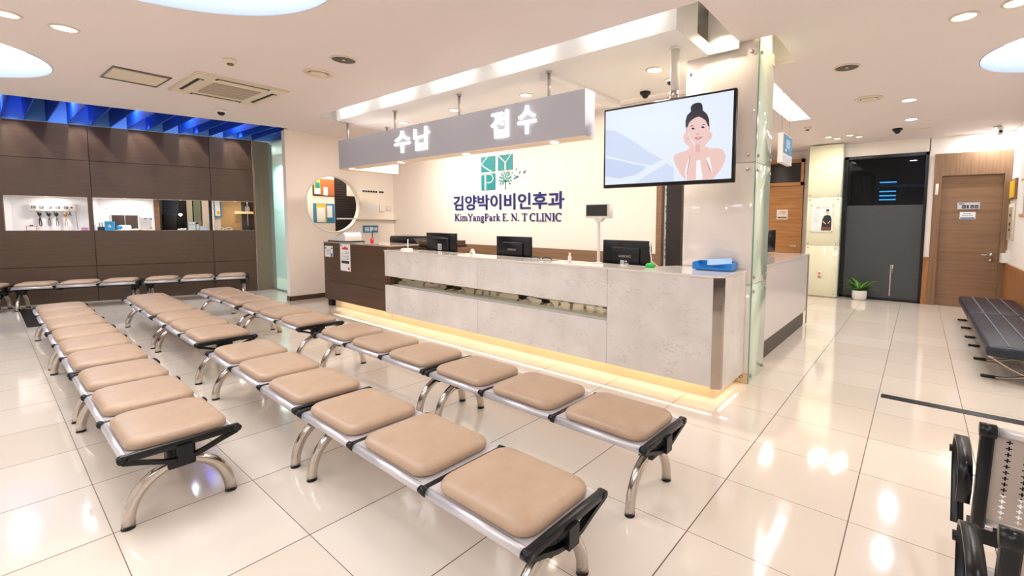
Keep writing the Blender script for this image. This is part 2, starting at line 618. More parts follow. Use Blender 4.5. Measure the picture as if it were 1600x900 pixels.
# recess beside the pillar and the corridor light slot
mb = MB()
for x0, x1, y0, y1, top in (NICHE + (3.42,), SLOT2 + (3.4,)):
    mb.box(x0 - 0.03, x0, y0 - 0.03, y1 + 0.03, CEIL + 0.04, top)
    mb.box(x1, x1 + 0.03, y0 - 0.03, y1 + 0.03, CEIL + 0.04, top)
    mb.box(x0, x1, y0 - 0.03, y0, CEIL + 0.04, top)
    mb.box(x0, x1, y1, y1 + 0.03, CEIL + 0.04, top)
    mb.box(x0 - 0.03, x1 + 0.03, y0 - 0.03, y1 + 0.03, top, top + 0.03)
struct('trim_3', mb, M_soffit)

# dark panelled wall on the left, in its own frame: x along the wall, +y into the wall
DW = (-12.4, 0.1, 0.0)
DR = math.atan2(3.3, 1.1)
SB = [-3.6, -1.6, 0.02, 1.228, 2.912, 3.615]
ZB = [0.0, 0.65, 1.293, 1.892, 2.545, 3.17]
mb = MB()
g = 0.004
for i in range(len(SB) - 1):
    for j in range(len(ZB) - 1):
        if j == 2 and i >= 2:
            continue
        mb.box(SB[i] + g, SB[i + 1] - g, 0.0, 0.04, ZB[j] + (g if j not in (0, 3) else 0), ZB[j + 1] - (g if j not in (1,) else 0), 0)
for s0, s1 in ((0.0, 0.175), (1.17, 1.228)):
    mb.box(s0, s1, 0.0, 0.04, ZB[2], ZB[3], 0)
mb.box(2.862, 2.912, 0.012, 0.04, ZB[2], ZB[3], 1)
# black joints behind the panels
mb.box(-3.6, 3.6, 0.035, 0.06, 0, ZB[2] - 0.004, 1)
mb.box(-3.6, 3.6, 0.035, 0.06, ZB[3] + 0.004, 3.17, 1)
mb.box(-3.6, 0.17, 0.035, 0.06, ZB[2] - 0.01, ZB[3] + 0.01, 1)
# light wood return at the right end of the wall
mb.prism([(3.615, 0.0), (3.64, -0.02), (3.96, 0.22), (3.96, 0.30), (3.615, 0.06)], 2, 0, 3.17, 2)
wall_left = struct('wall_left', mb, [M_dark, M_blackmat, mat('grey_brown_jamb', (150, 126, 108), 0.45)], None, DW, DR)
# lining of the openings: sill, head, cheeks, back
mb = MB()
mb.box(0.13, 3.66, 0.04, 0.46, 1.265, 1.289, 1)
mb.box(0.13, 3.66, 0.04, 0.46, 1.896, 1.92, 1)
mb.box(0.11, 0.135, 0.06, 0.46, 1.289, 1.896, 0)
mb.box(1.185, 1.205, 0.06, 0.46, 1.289, 1.896, 0)
mb.box(0.11, 2.0, 0.44, 0.46, 1.2, 2.0, 0)
mb.box(1.98, 2.0, 0.28, 0.46, 1.289, 1.896, 0)
mb.box(2.0, 2.06, 0.32, 0.46, 1.289, 1.896, 2)
struct('trim_4', mb, [mat('niche_white', (236, 236, 240), 0.5), M_plastic, M_oak], None, DW, DR)
# dark treatment room seen through the right half of the strip
mb = MB()
mb.box(2.0, 2.9, 1.2, 1.24, 0.9, 2.6, 0)
mb.box(2.0, 2.04, 0.46, 1.24, 0.9, 2.6, 0)
mb.box(2.87, 2.9, 0.46, 1.24, 0.9, 2.6, 2)
mb.box(2.9, 3.75, 0.66, 0.7, 0.9, 2.6, 1)
mb.box(3.72, 3.75, 0.06, 0.66, 0.9, 2.6, 1)
mb.box(2.0, 3.75, 0.46, 1.24, 2.5, 2.54, 2)
mb.box(2.0, 3.75, 0.46, 1.24, 0.88, 0.92, 0)
struct('trim_5', mb, [M_darkroom, M_tan, M_white], None, DW, DR)

# blue coffered strip between the ceiling edge and the dark wall
mb = MB()
mb.box(-3.6, 4.9, -0.02, 0.0, 3.17, 3.62, 1)
mb.box(-3.6, 4.9, -2.9, 0.0, 3.62, 3.64, 0)
struct('wall_left_upper', mb, [M_bluepaint, M_bluewall], None, DW, DR)
mb = MB()
mb.prism([(-10.80, -3.5), (-9.19, 3.44), (-9.13, 3.44), (-10.74, -3.5)], 2, 3.19, 3.64, 0)
struct('trim_6', mb, M_bluepaint)

# white wall with the round opening
bb = bmesh.new()
edges = []
for loop in ([(3.44, 0), (5.6, 0), (5.6, 3.4), (3.44, 3.4)], [(4.275 + 0.515 * math.cos(2 * math.pi * k / 72), 1.83 + 0.55 * math.sin(2 * math.pi * k / 72)) for k in range(72)]):
    vs = [bb.verts.new((-9.33, p[0], p[1])) for p in loop]
    for k in range(len(vs)):
        edges.append(bb.edges.new((vs[k], vs[(k + 1) % len(vs)])))
bmesh.ops.triangle_fill(bb, use_beauty=True, use_dissolve=False, edges=edges)
ret = bmesh.ops.extrude_face_region(bb, geom=bb.faces[:])
for v in ret['geom']:
    if isinstance(v, bmesh.types.BMVert):
        v.co.x -= 0.14
bmesh.ops.recalc_face_normals(bb, faces=bb.faces[:])
mb = MB(); mb._add(bb)
struct('wall_side', mb, M_office)
mb = MB()
mb.box(-9.33, -9.315, 3.42, 4.2, 0, 0.085)
mb.box(-9.47, -9.315, 3.425, 3.44, 0, 0.085)
struct('baseboard_side', mb, M_brown)
mb = MB()
mb.tube([(-9.322, 4.275 + 0.52 * math.cos(2 * math.pi * k / 72), 1.83 + 0.555 * math.sin(2 * math.pi * k / 72)) for k in range(73)], 0.012, 8)
struct('trim_7', mb, M_plastic)
# what stands behind the round opening
mb = MB()
mb.box(-9.95, -9.92, 3.76, 5.55, 0, 3.3, 0)
mb.box(-9.92, -9.91, 4.56, 5.5, 0.6, 2.6, 1)
for k in range(38):
    mb.box(-9.91, -9.9, 4.56, 5.5, 0.62 + 0.052 * k, 0.655 + 0.052 * k, 2)
mb.box(-9.908, -9.895, 4.81, 5.2, 2.04, 2.4, 3)
struct('wall_far_side', mb, [M_office, M_blackmat, mat('dark_louvre', (46, 40, 38), 0.35), M_plastic])

# logo wall, rail and the strip between it and the pillar
mb = MB()
mb.box(-9.47, -2.845, 5.55, 5.65, 1.085, 3.58, 0)
mb.box(-9.47, -2.845, 5.535, 5.65, 0.0, 1.082, 1)
mb.box(-2.845, -2.765, 5.50, 5.65, 0.0, 2.75, 1)
mb.box(-2.44, -2.4, 5.50, 5.65, 0.0, 2.75, 2)
mb.box(-2.4, -1.76, 5.55, 5.65, 0.0, 3.58, 0)
mb.box(-2.845, -2.4, 5.55, 5.65, 2.75, 3.58, 0)
mb.box(-2.765, -2.44, 5.63, 5.65, 0.0, 2.75, 0)
struct('wall_back', mb, [M_office, M_oak, M_cream])
# partition behind, closing the office
mb = MB()
mb.box(-3.1, -3.0, 5.65, 11.6, 0, CEIL, 0)
struct('wall_office', mb, M_white)

# glass wall between the dark wall and the white wall, with the corridor behind
w2 = struct('window_2', MB().box(-11.46, -9.47, 3.835, 3.85, 0.03, 3.16), M_clear)
mb = MB()
mb.box(-11.46, -9.47, 3.81, 3.87, 0.0, 0.03)
struct('window_frame', mb, M_brush, w2)
mb = MB()
mb.box(-17, -9.97, 4.7, 4.75, 0, 2.9, 0)
for z in (1.05, 1.72):
    mb.box(-17, -9.97, 4.695, 4.7, z, z + 0.012, 1)
mb.box(-17, -9.97, 4.62, 4.75, 2.9, 3.14, 2)
mb.box(-17, -16.95, 0, 4.75, 0, 3.6, 2)
mb.box(-17, -11.6, 3.6, 3.64, 3.14, 3.6, 2)
struct('wall_corridor', mb, [M_aqua, mat('aqua_joint', (190, 214, 210), 0.3), M_white])
mb = MB()
mb.box(-12.65, -12.35, 4.68, 4.694, 1.42, 2.05, 0)
struct('window_3', mb, mat('bright_pane', (255, 255, 255), 0.5, emit=(235, 245, 255), estr=1.3))
mb = MB()
mb.box(-17, -9.97, 3.86, 4.75, 3.14, 3.18)
mb.box(-9.97, -9.47, 3.76, 5.6, 3.3, 3.34)
struct('ceiling_corridor', mb, M_ceil)

# far end of the right-hand corridor
mb = MB()
mb.box(-2.13, -1.28, 11.3, 11.4, 0, CEIL, 0)
mb.box(-3.1, -2.13, 11.3, 11.4, 2.98, CEIL, 0)
mb.box(-1.3, 0.1, 10.82, 10.92, 2.88, CEIL, 0)
mb.box(0.085, 0.175, 10.82, 10.92, 0.9, CEIL, 0)
mb.box(0.175, 1.4, 10.82, 10.92, 2.83, CEIL, 0)
mb.box(0.085, 0.175, 10.80, 10.92, 0.0, 0.9, 1)
mb.box(0.085, 0.175, 10.785, 10.80, 0.87, 0.905, 1)
mb.box(0.085, 0.175, 10.785, 10.80, 0.0, 0.1, 1)
struct('wall_end', mb, [M_white, M_wains])
mb = MB()
mb.box(1.25, 1.35, 7.2, 11.0, 0.0, CEIL, 0)
mb.box(1.235, 1.25, 7.2, 10.9, 0.0, 0.82, 1)
mb.box(1.225, 1.25, 7.2, 10.9, 0.80, 0.86, 1)
mb.box(1.35, 2.2, 7.2, 7.3, 0.0, CEIL, 0)
mb.box(2.2, 2.3, -3.6, 7.3, 0.0, CEIL, 0)
struct('wall_right', mb, [M_white, M_wains])
struct('wall_rear', MB().box(-14, 2.3, -3.7, -3.5, 0, 3.7), M_white)

# wooden door beside the dark window
d1 = struct('door_1', MB().box(0.30, 1.15, 10.86, 10.90, 0.005, 2.415), M_oak)
mb = MB()
mb.box(0.175, 0.298, 10.79, 10.92, 0, 2.42)
mb.box(1.152, 1.248, 10.79, 10.92, 0, 2.42)
mb.box(0.175, 1.248, 10.79, 10.92, 2.42, 2.83)
struct('door_frame', mb, M_oakv, d1)
mb = MB()
mb.cyl((1.05, 10.86, 0.985), (1.05, 10.80, 0.985), 0.028)
mb.cyl((1.05, 10.81, 0.985), (0.92, 10.80, 0.985), 0.012)
mb.cyl((1.05, 10.86, 0.89), (1.05, 10.83, 0.89), 0.026)
struct('door_handle', mb, M_brush, d1)
# honey-coloured door left of the glazed pillar
d2 = struct('door_2', MB().box(-3.0, -2.185, 11.24, 11.28, 0.005, 2.385), M_honey)
mb = MB()
mb.box(-3.05, -2.13, 11.18, 11.32, 2.385, 2.46)
mb.box(-2.185, -2.13, 11.18, 11.32, 0, 2.98)
mb.box(-3.05, -2.13, 11.18, 11.32, 2.9, 2.98)
struct('door_frame', mb, M_honey, d2)
struct('transom_pane', MB().box(-3.05, -2.185, 11.24, 11.26, 2.46, 2.9), mat('dark_transom', (40, 40, 40), 0.08), d2)
mb = MB()
mb.cyl((-2.25, 11.24, 1.01), (-2.25, 11.19, 1.01), 0.022)
mb.cyl((-2.25, 11.20, 1.01), (-2.37, 11.20, 1.01), 0.011)
struct('door_handle', mb, M_plastic, d2)

# dark glazed window panel with a frosted lower half
w1 = struct('window_1', MB().box(-1.23, 0.05, 10.85, 10.86, 1.9, 2.84), M_darkclear)
mb = MB()
mb.box(-1.28, -1.22, 10.80, 10.9, 0, 2.89)
mb.box(0.04, 0.09, 10.80, 10.9, 0, 2.89)
mb.box(-1.28, 0.09, 10.80, 10.9, 2.83, 2.89)
mb.box(-1.28, 0.09, 10.80, 10.9, 0, 0.04)
struct('window_frame', mb, M_black, w1)
struct('frosted_film', MB().box(-1.23, 0.05, 10.845, 10.862, 0.03, 1.9), M_frost, w1)
mb = MB()
mb.box(-0.42, -0.4, 10.83, 10.846, 0.10, 0.72)
mb.cyl((-0.38, 10.82, 0.55), (-0.38, 10.82, 0.72), 0.012)
struct('door_handle', mb, M_brush, w1)
mb = MB()
mb.box(-1.4, 1.3, 12.4, 12.45, 0, 3.2)
mb.box(-1.4, -1.35, 10.92, 12.4, 0, 3.2)
mb.box(1.3, 1.35, 10.92, 12.4, 0, 3.2)
mb.box(-1.4, 1.35, 10.92, 12.45, 3.16, 3.2)
mb.box(-1.4, 1.35, 10.92, 12.45, -0.05, -0.01)
struct('wall_far_room', mb, mat('dark_room_wall', (74, 74, 80), 0.7))

# glass-clad pillar at the corner of the counter
pl = thing('pillar', 'tall white and pale green glass-clad pillar at the corner of the reception counter', 'pillar', (-1.56, 4.54, 0))
pl['kind'] = 'structure'
part('pillar_core', MB().box(-0.335, 0.315, -0.245, 0.255, 0, 3.42), M_cream, pl)
mb = MB()
for z0, z1 in ((0.0, 0.935), (0.94, 2.065), (2.07, 3.16)):
    mb.box(-0.345, 0.34, -0.268, -0.252, z0, z1, 0, 0.002, 1)
part('glass_panel', mb, M_whiteglass, pl, 'white back-painted glass front panels')
mb = MB()
for z0, z1 in ((0.0, 0.935), (0.94, 2.065), (2.07, 3.16)):
    mb.box(0.325, 0.341, -0.25, 0.26, z0, z1, 0, 0.002, 1)
part('glass_panel', mb, M_greenglass, pl, 'pale green back-painted glass side panels')
part('base_plate', MB().box(-0.345, 0.338, -0.2705, -0.2685, 0, 0.10), M_goldkick, pl, 'gold-toned base strip')
part('glass_edge', MB().box(0.3405, 0.346, -0.270, -0.248, 0, 3.16), M_edgeglass, pl, 'green polished glass edge')
for z in (0.87, 1.0, 2.0, 2.13, 3.05, 0.06):
    part('standoff_bolt', MB().cyl((0.28, -0.268, z), (0.28, -0.284, z), 0.016, seg=12), M_brush, pl)
    part('standoff_bolt', MB().cyl((0.341, -0.2, z), (0.357, -0.2, z), 0.016, seg=12), M_brush, pl)
    part('standoff_bolt', MB().cyl((0.341, 0.21, z), (0.357, 0.21, z), 0.016, seg=12), M_brush, pl)
part('standoff_bolt', MB().cyl((-0.30, -0.268, 2.95), (-0.30, -0.284, 2.95), 0.016, seg=12), M_brush, pl)

# cream glass pillar at the end of the corridor
pb_ = thing('pillar', 'cream glass-clad pillar carrying a framed poster beside the dark window', 'pillar', (-1.58, 10.65, 0))
pb_['kind'] = 'structure'
part('pillar_core', MB().box(-0.3, 0.27, -0.12, 0.15, 0, CEIL - 0.02), M_cream, pb_)
mb = MB()
for z0, z1 in ((0.02, 1.07), (1.075, 2.065), (2.07, 3.13)):
    mb.box(-0.32, 0.28, -0.15, -0.135, z0, z1, 0, 0.002, 1)
part('glass_panel', mb, M_creamglass, pb_)
mb = MB()
for z0, z1 in ((0.02, 1.07), (1.075, 2.065), (2.07, 3.13)):
    mb.box(0.275, 0.29, -0.13, 0.16, z0, z1, 0, 0.002, 1)
part('glass_panel', mb, M_greenglass, pb_, 'pale green glass side panel')
for z in (1.03, 1.115, 2.02, 2.11, 0.08):
    for x in (-0.28, 0.24):
        part('standoff_bolt', MB().cyl((x, -0.15, z), (x, -0.165, z), 0.013, seg=10), M_brush, pb_)

# black inlaid strips in the floor
struct('trim_8', MB().box(-0.195, 1.25, 4.66, 4.765, 0.0, 0.003), M_black)
struct('trim_9', MB().box(-11.8, -9.75, 0.33, 0.45, 0.0, 0.003), M_black)

# ------------------------------------------------------------------ waiting benches
BENCH_CACHE = {}


def bench_meshes(L):
    key = round(L, 3)
    if key in BENCH_CACHE:
        return BENCH_CACHE[key]
    p = L / 3
    w = p - 0.034
    mb = MB()                                   # pressed steel seat pan with rolled front and back edge
    mb.box(-w / 2, w / 2, -0.2, 0.2, 0.374, 0.388, 0)
    for s in (-1, 1):
        prof = [(s * 0.2, 0.388), (s * 0.212, 0.387), (s * 0.222, 0.380), (s * 0.226, 0.368), (s * 0.222, 0.354), (s * 0.210, 0.348), (s * 0.2, 0.352), (s * 0.2, 0.374)]
        mb.prism(prof, 0, -w / 2, w / 2, 0, True)
    pan = mb.mesh('seat_pan', M_pan)
    cw, cd = w - 0.05, 0.402
    rings = []
    for z, ins in ((0.388, 0.012), (0.393, 0.003), (0.402, 0.0), (0.414, 0.0), (0.424, 0.005), (0.433, 0.014), (0.440, 0.03), (0.446, 0.06), (0.450, 0.11), (0.4515, 0.155)):
        r = max(0.075 - ins * 0.35, 0.02)
        rings.append([(x, y, z) for x, y in rrect(cw - 2 * ins, cd - 2 * ins, r)])
    cush = MB().loft(rings).mesh('seat_cushion', M_leather)
    beam = MB().box(-L / 2 + 0.05, L / 2 - 0.05, -0.035, 0.035, 0.308, 0.358, 0, 0.004, 1).mesh('beam', M_black)

    def bracket(end):
        mb = MB()
        mb.box(-0.016, 0.016, -0.232 if end else -0.226, 0.232 if end else 0.226, 0.362, 0.399 if end else 0.391, 0, 0.006, 2)
        for s in (-1, 1):
            mb.cyl((-0.018, s * 0.222, 0.378), (0.018, s * 0.222, 0.378), 0.019 if end else 0.0165, seg=14)
        dz = 0.0 if end else 0.02
        mb.ribbon([(0, -0.222, 0.362), (0, -0.16, 0.343 + dz * 0.5), (0, -0.075, 0.310 + dz), (0, -0.035, 0.302 + dz), (0, 0.035, 0.302 + dz), (0, 0.075, 0.310 + dz), (0, 0.16, 0.343 + dz * 0.5), (0, 0.222, 0.362)], 0.03, 0.018)
        mb.box(-0.03, 0.03, -0.03, 0.03, 0.29, 0.375, 0)
        return mb.mesh('side_bracket', M_black)
    be, bj = bracket(True), bracket(False)
    path = []
    for k in range(19):
        a = math.pi * k / 18
        c, s = math.cos(a), math.sin(a)
        path.append((0, -0.205 * c, 0.006 + 0.252 * max(s, 0.0) ** 0.95))
    leg = MB().tube(path, 0.0265, 18).mesh('leg', M_chrome)
    cap = MB().cyl((0, 0, 0), (0, 0, 0.008), 0.0272, seg=18).mesh('foot_cap', M_black)
    clamp = MB().box(-0.045, 0.045, -0.055, 0.055, 0.238, 0.352, 0, 0.006, 1).mesh('leg_clamp', M_blackmat)
    BENCH_CACHE[key] = (p, pan, cush, beam, be, bj, leg, cap, clamp)
    return BENCH_CACHE[key]


def bench(label, x, y, L, rz=0.0, group=None, inset=0.10):
    p, pan, cush, beam, be, bj, leg, cap, clamp = bench_meshes(L)
    t = thing('waiting_bench', label, 'bench', (x, y, 0), rz, group)
    for k in range(3):
        xx = (k - 1) * p
        part('seat_pan', pan, None, t, loc=(xx, 0, 0))
        part('seat_cushion', cush, None, t, loc=(xx, 0, 0))
    for k in range(4):
        part('side_bracket', be if k in (0, 3) else bj, None, t, loc=((k - 1.5) * p * (1 if k in (1, 2) else (L - 0.03) / L), 0, 0))
    part('beam', beam, None, t)
    for s in (-1, 1):
        lg = part('leg', leg, None, t, loc=(s * (L / 2 - inset), 0, 0))
        for q in (-1, 1):
            part('foot_cap', cap, None, lg, loc=(0, q * 0.205, 0))
        part('leg_clamp', clamp, None, t, loc=(s * (L / 2 - inset), 0, 0))
    return t


G1 = 'three-seat benches in the middle of the waiting room'
rows = [
    ('beige three-seat bench nearest the camera in the left row', -2.90, -4.77, 0.565, 0.565),
    ('beige three-seat bench in the middle of the left row', -4.80, -6.70, 0.565, 0.57),
    ('beige three-seat bench at the far end of the left row, toward the dark panelled wall', -6.73, -8.70, 0.57, 0.57),
    ('large beige three-seat bench at the bottom centre, front of the middle row', -0.985, -2.84, 1.275, 1.29),
    ('beige three-seat bench second from the front in the middle row', -2.87, -4.74, 1.29, 1.325),
    ('beige three-seat bench third from the front in the middle row, behind the gap', -5.10, -6.93, 1.34, 1.355),
    ('beige three-seat bench at the far end of the middle row', -6.96, -8.85, 1.355, 1.385),
    ('beige three-seat bench at the front of the row closest to the reception counter', -1.015, -2.87, 2.14, 2.165),
    ('beige three-seat bench second from the front in the row beside the counter', -2.90, -4.74, 2.165, 2.17),
    ('beige three-seat bench third from the front in the row beside the counter, past the gap', -5.06, -6.92, 2.15, 2.16),
    ('beige three-seat bench at the far end of the row beside the counter', -6.95, -8.85, 2.16, 2.19),
]
for lab, xa, xb, ya, yb in rows:
    L = math.hypot(xa - xb, ya - yb)
    bench(lab, (xa + xb) / 2, (ya + yb) / 2, round(L, 2) - 0.005, math.atan2(ya - yb, xa - xb), G1)


def W(s, off, z=0.0):
    c, sn = math.cos(DR), math.sin(DR)
    return (DW[0] + s * c - off * sn, DW[1] + s * sn + off * c, z)


for lab, s0, s1 in (('three-seat bench against the dark panelled wall, at its right end', 1.93, 3.47),
                    ('three-seat bench against the dark panelled wall, under the long window strip', 0.375, 1.89),
                    ('three-seat bench against the dark panelled wall, cut off by the left picture edge', -1.18, 0.335)):
    q = W((s0 + s1) / 2, -0.5)
    bench(lab, q[0], q[1], s1 - s0, DR, 'benches against the dark wall', 0.08)

# ------------------------------------------------------------------ perforated steel chairs (lower right)


def perforated(x0, x1, z0, z1, step_x, step_z, arm, hole):
    """sheet in the XZ plane at y=0 with plus-shaped holes"""
    bb = bmesh.new()
    nx, nz = int((x1 - x0) / step_x), int((z1 - z0) / step_z)
    h, w = arm, hole
    for i in range(nx):
        for j in range(nz):
            cx_, cz_ = x0 + (i + 0.5) * (x1 - x0) / nx, z0 + (j + 0.5) * (z1 - z0) / nz
            sx_, sz_ = (x1 - x0) / nx / 2, (z1 - z0) / nz / 2
            o = [bb.verts.new((cx_ + a * sx_, 0, cz_ + c * sz_)) for a, c in ((-1, -1), (1, -1), (1, 1), (-1, 1))]
            plus = [(w, -h), (w, -w), (h, -w), (h, w), (w, w), (w, h), (-w, h), (-w, w), (-h, w), (-h, -w), (-w, -w), (-w, -h)]
            v = [bb.verts.new((cx_ + a, 0, cz_ + c)) for a, c in plus]
            F = bb.faces.new
            F([o[0], o[1], v[0], v[11]])
            F([o[1], v[2], v[1], v[0]])
            F([o[1], o[2], v[3], v[2]])
            F([o[2], v[5], v[4], v[3]])
            F([o[2], o[3], v[6], v[5]])
            F([o[3], v[8], v[7], v[6]])
            F([o[3], o[0], v[9], v[8]])
            F([o[0], v[11], v[10], v[9]])
    bmesh.ops.remove_doubles(bb, verts=bb.verts, dist=0.0002)
    return bb


def smooth_path(pts, n=5):
    P = [Vector(p) for p in pts]
    P = [P[0]] + P + [P[-1]]
    out = []
    for i in range(1, len(P) - 2):
        for k in range(n):
            t = k / n
            a, b_, c, d = P[i - 1], P[i], P[i + 1], P[i + 2]
            out.append(0.5 * ((2 * b_) + (c - a) * t + (2 * a - 5 * b_ + 4 * c - d) * t * t + (3 * b_ - a - 3 * c + d) * t ** 3))
    out.append(P[-2])
    return out


def perforated_chair(label, x, y):
    """chair facing +Y; origin under the lower left end of the backrest"""
    t = thing('perforated_chair', label, 'chair', (x, y, 0), 0.0)
    wdt = 0.56
    lean = Matrix.Translation((0, 0.12, 0.44)) @ Matrix.Rotation(math.radians(13), 4, 'X')
    mb = MB()
    bb = perforated(0.05, wdt - 0.05, 0.02, 0.355, 0.042, 0.0235, 0.0082, 0.0024)
    mb._add(bb, 0, False, lean)
    for a, c, d, e in ((0.03, 0.05, 0.0, 0.375), (wdt - 0.05, wdt - 0.03, 0.0, 0.375), (0.05, wdt - 0.05, 0.0, 0.02), (0.05, wdt - 0.05, 0.355, 0.375)):
        mb.box(a, c, -0.001, 0.001, d, e, 0, 0, 1, lean)
    part('backrest', mb, mat('beige_steel', (204, 190, 180), 0.4, 0.25), t, 'grey steel backrest with plus-shaped perforations')
    part('dark_backing_sheet', MB().box(0.05, wdt - 0.05, 0.006, 0.012, 0.125, 0.355, 0, 0, 1, lean), M_blackmat, t, 'dark sheet added so the upper perforations look dark')  # invented sheet, put behind the upper holes to make them dark
    mb = MB()
    pth = [lean @ Vector((0.03, 0.0, 0.375)), lean @ Vector((wdt - 0.03, 0.0, 0.375))]
    mb.tube(pth, 0.017, 16)
    part('edge_roll', mb, mat('pale_steel', (224, 218, 216), 0.35, 0.3), t)
    mb = MB()
    pth = [lean @ Vector((0.03, 0.012, 0.0)), lean @ Vector((wdt - 0.03, 0.012, 0.0))]
    mb.tube(pth, 0.02, 16)
    part('edge_roll', mb, mat('pale_steel', (224, 218, 216), 0.35, 0.3), t)
    mb = MB()
    bb = perforated(0.06, wdt - 0.06, 0.02, 0.40, 0.036, 0.036, 0.008, 0.0023)
    mb._add(bb, 0, False, Matrix.Translation((0, 0.55, 0.405)) @ Matrix.Rotation(math.radians(86), 4, 'X'))
    mb.box(0.03, 0.06, 0.14, 0.56, 0.40, 0.412, 0)
    mb.box(wdt - 0.06, wdt - 0.03, 0.14, 0.56, 0.40, 0.412, 0)
    mb.cyl((0.03, 0.56, 0.395), (wdt - 0.03, 0.56, 0.395), 0.02)
    part('seat', mb, M_pan, t)
    for xx in (0.015, wdt - 0.015):
        mb = MB()
        mb.box(xx - 0.019, xx + 0.019, -0.028, 0.012, -0.02, 0.378, 0, 0.008, 2, lean)
        a = lean @ Vector((xx - 0.022, -0.008, 0.378))
        c = lean @ Vector((xx + 0.022, -0.008, 0.378))
        mb.tube([a, c], 0.024, 18)
        part('side_frame', mb, M_black, t)
        mb = MB()
        xo = xx - 0.046 if xx < 0.2 else xx + 0.046
        pts = [(xo, 0.10, 0.50), (xo, 0.065, 0.58), (xo, 0.085, 0.645), (xo, 0.15, 0.668), (xo, 0.24, 0.672), (xo, 0.31, 0.662), (xo, 0.365, 0.63), (xo, 0.385, 0.57), (xo, 0.36, 0.50), (xo, 0.31, 0.43), (xo, 0.27, 0.37), (xo, 0.25, 0.335)]
        mb.ribbon(smooth_path(pts), 0.040, 0.012)
        for f in mb.b.faces:
            f.smooth = True
        mb.cyl((xo - 0.028, 0.395, 0.575), (xo + 0.028, 0.395, 0.575), 0.015, seg=12)
        part('armrest', mb, M_black, t)
    part('beam', MB().box(0.0, wdt, 0.22, 0.29, 0.30, 0.36), M_blackmat, t)
    path = []
    for k in range(17):
        a = math.pi * k / 16
        path.append((0.28, 0.255 - 0.22 * math.cos(a), 0.012 + 0.27 * max(math.sin(a), 0) ** 0.85))
    part('leg', MB().tube(path, 0.025, 14), M_chrome, t)
    return t


perforated_chair('grey perforated steel chair with black armrests, upper of the two at the right edge', 0.207, 2.0)
perforated_chair('grey perforated steel chair with black armrests in the bottom right corner', 0.185, 1.315)

# ------------------------------------------------------------------ black leather benches along the right wall


def daybed(label, y0, y1, frames):
    t = thing('leather_bench', label, 'bench', (0.90, (y0 + y1) / 2, 0), 0.0, 'black leather benches along the right wall')
    ln = y1 - y0
    rings = []
    for z, ins in ((0.262, 0.014), (0.270, 0.004), (0.285, 0.0), (0.330, 0.0), (0.350, 0.006), (0.362, 0.018), (0.366, 0.035)):
        rings.append([(x, y, z) for x, y in rrect(0.66 - 2 * ins, ln - 0.012 - 2 * ins, 0.03)])
    part('seat_cushion', MB().loft(rings), M_blkleather, t)
    for k, xx in enumerate((-0.165, 0.0, 0.165)):
        mb = MB()
        mb.tube([(xx, -ln / 2 + 0.04, 0.366), (xx, ln / 2 - 0.04, 0.366)], 0.006, 8)
        n = int(ln / 0.055)
        for q in range(n):
            yy = -ln / 2 + 0.06 + q * (ln - 0.12) / (n - 1)
            mb.box(xx - 0.006, xx + 0.006, yy - 0.012, yy + 0.012, 0.369, 0.3745, 1)
        part('stitched_seam', mb, [M_blkleather, mat('pale_stitching', (150, 152, 165), 0.5)], t)
    for yy in frames:
        yl = yy - (y0 + y1) / 2
        mb = MB()
        c1, c2 = [], []
        for k in range(13):
            q = k / 12
            xx = -0.30 + 0.60 * q
            z = 0.012 + 0.225 * (q ** 2.1)
            c1.append((xx, yl, z))
            c2.append((-xx, yl + 0.0, z))
        mb.ribbon(c1, 0.035, 0.010, Vector((0, 1, 0)))
        mb.ribbon(c2, 0.035, 0.010, Vector((0, 1, 0)))
        mb.box(-0.31, 0.31, yl - 0.015, yl + 0.015, 0.245, 0.262)
        lg = part('leg', mb, M_chrome, t, 'curved crossed flat steel leg')
        mb = MB()
        mb.box(-0.335, -0.225, yl - 0.02, yl + 0.02, 0.002, 0.026, 0, 0.004, 1)
        mb.box(0.225, 0.335, yl - 0.02, yl + 0.02, 0.002, 0.026, 0, 0.004, 1)
        part('foot_sleeve', mb, M_blackmat, lg)
    mb = MB()
    mb.box(-0.30, -0.27, -ln / 2 + 0.05, ln / 2 - 0.05, 0.24, 0.262)
    mb.box(0.27, 0.30, -ln / 2 + 0.05, ln / 2 - 0.05, 0.24, 0.262)
    part('side_rail', mb, M_chrome, t)
    return t


daybed('nearer black leather bench with stitched seams along the right wall', 5.72, 7.80, (5.95, 6.68, 7.38))
daybed('farther black leather bench along the right wall, close to the wooden door', 7.82, 9.55, (7.92, 8.6, 9.3))

# ------------------------------------------------------------------ reception counter
ct = thing('reception_counter', 'long pale marble reception counter with a mirrored slot and lit base', 'counter', (-3.8, 3.64, 0))
ox, oy = -3.8, 3.64


def R(x0, x1, y0, y1, z0, z1, bev=0.0):
    return MB().box(x0 - ox, x1 - ox, y0 - oy, y1 - oy, z0, z1, 0, bev, 1)


for x0, x1, z0, z1 in ((-6.36, -4.272, 0.69, 1.055), (-4.268, -2.382, 0.69, 1.055), (-2.378, -1.335, 0.13, 1.055),
                       (-6.36, -4.272, 0.13, 0.553), (-4.268, -2.382, 0.13, 0.553)):
    part('front_panel', R(x0, x1, 3.62, 3.66, z0, z1), M_marble, ct)
mb = MB()
mb.prism([(-1.335 - ox, 3.62 - oy), (-1.262 - ox, 3.66 - oy), (-1.262 - ox, 3.70 - oy), (-1.335 - ox, 3.70 - oy)], 2, 0.115, 1.055)
part('corner_strip', mb, mat('mirror_steel', (190, 180, 170), 0.12, 1.0), ct, 'polished steel corner strip')
part('side_panel', R(-1.30, -1.262, 3.70, 4.26, 0.10, 1.055), M_marble, ct)
part('slot_mirror', R(-6.3, -2.378, 3.735, 3.739, 0.5, 0.74), M_mirror, ct, 'tinted mirror at the back of the slot')
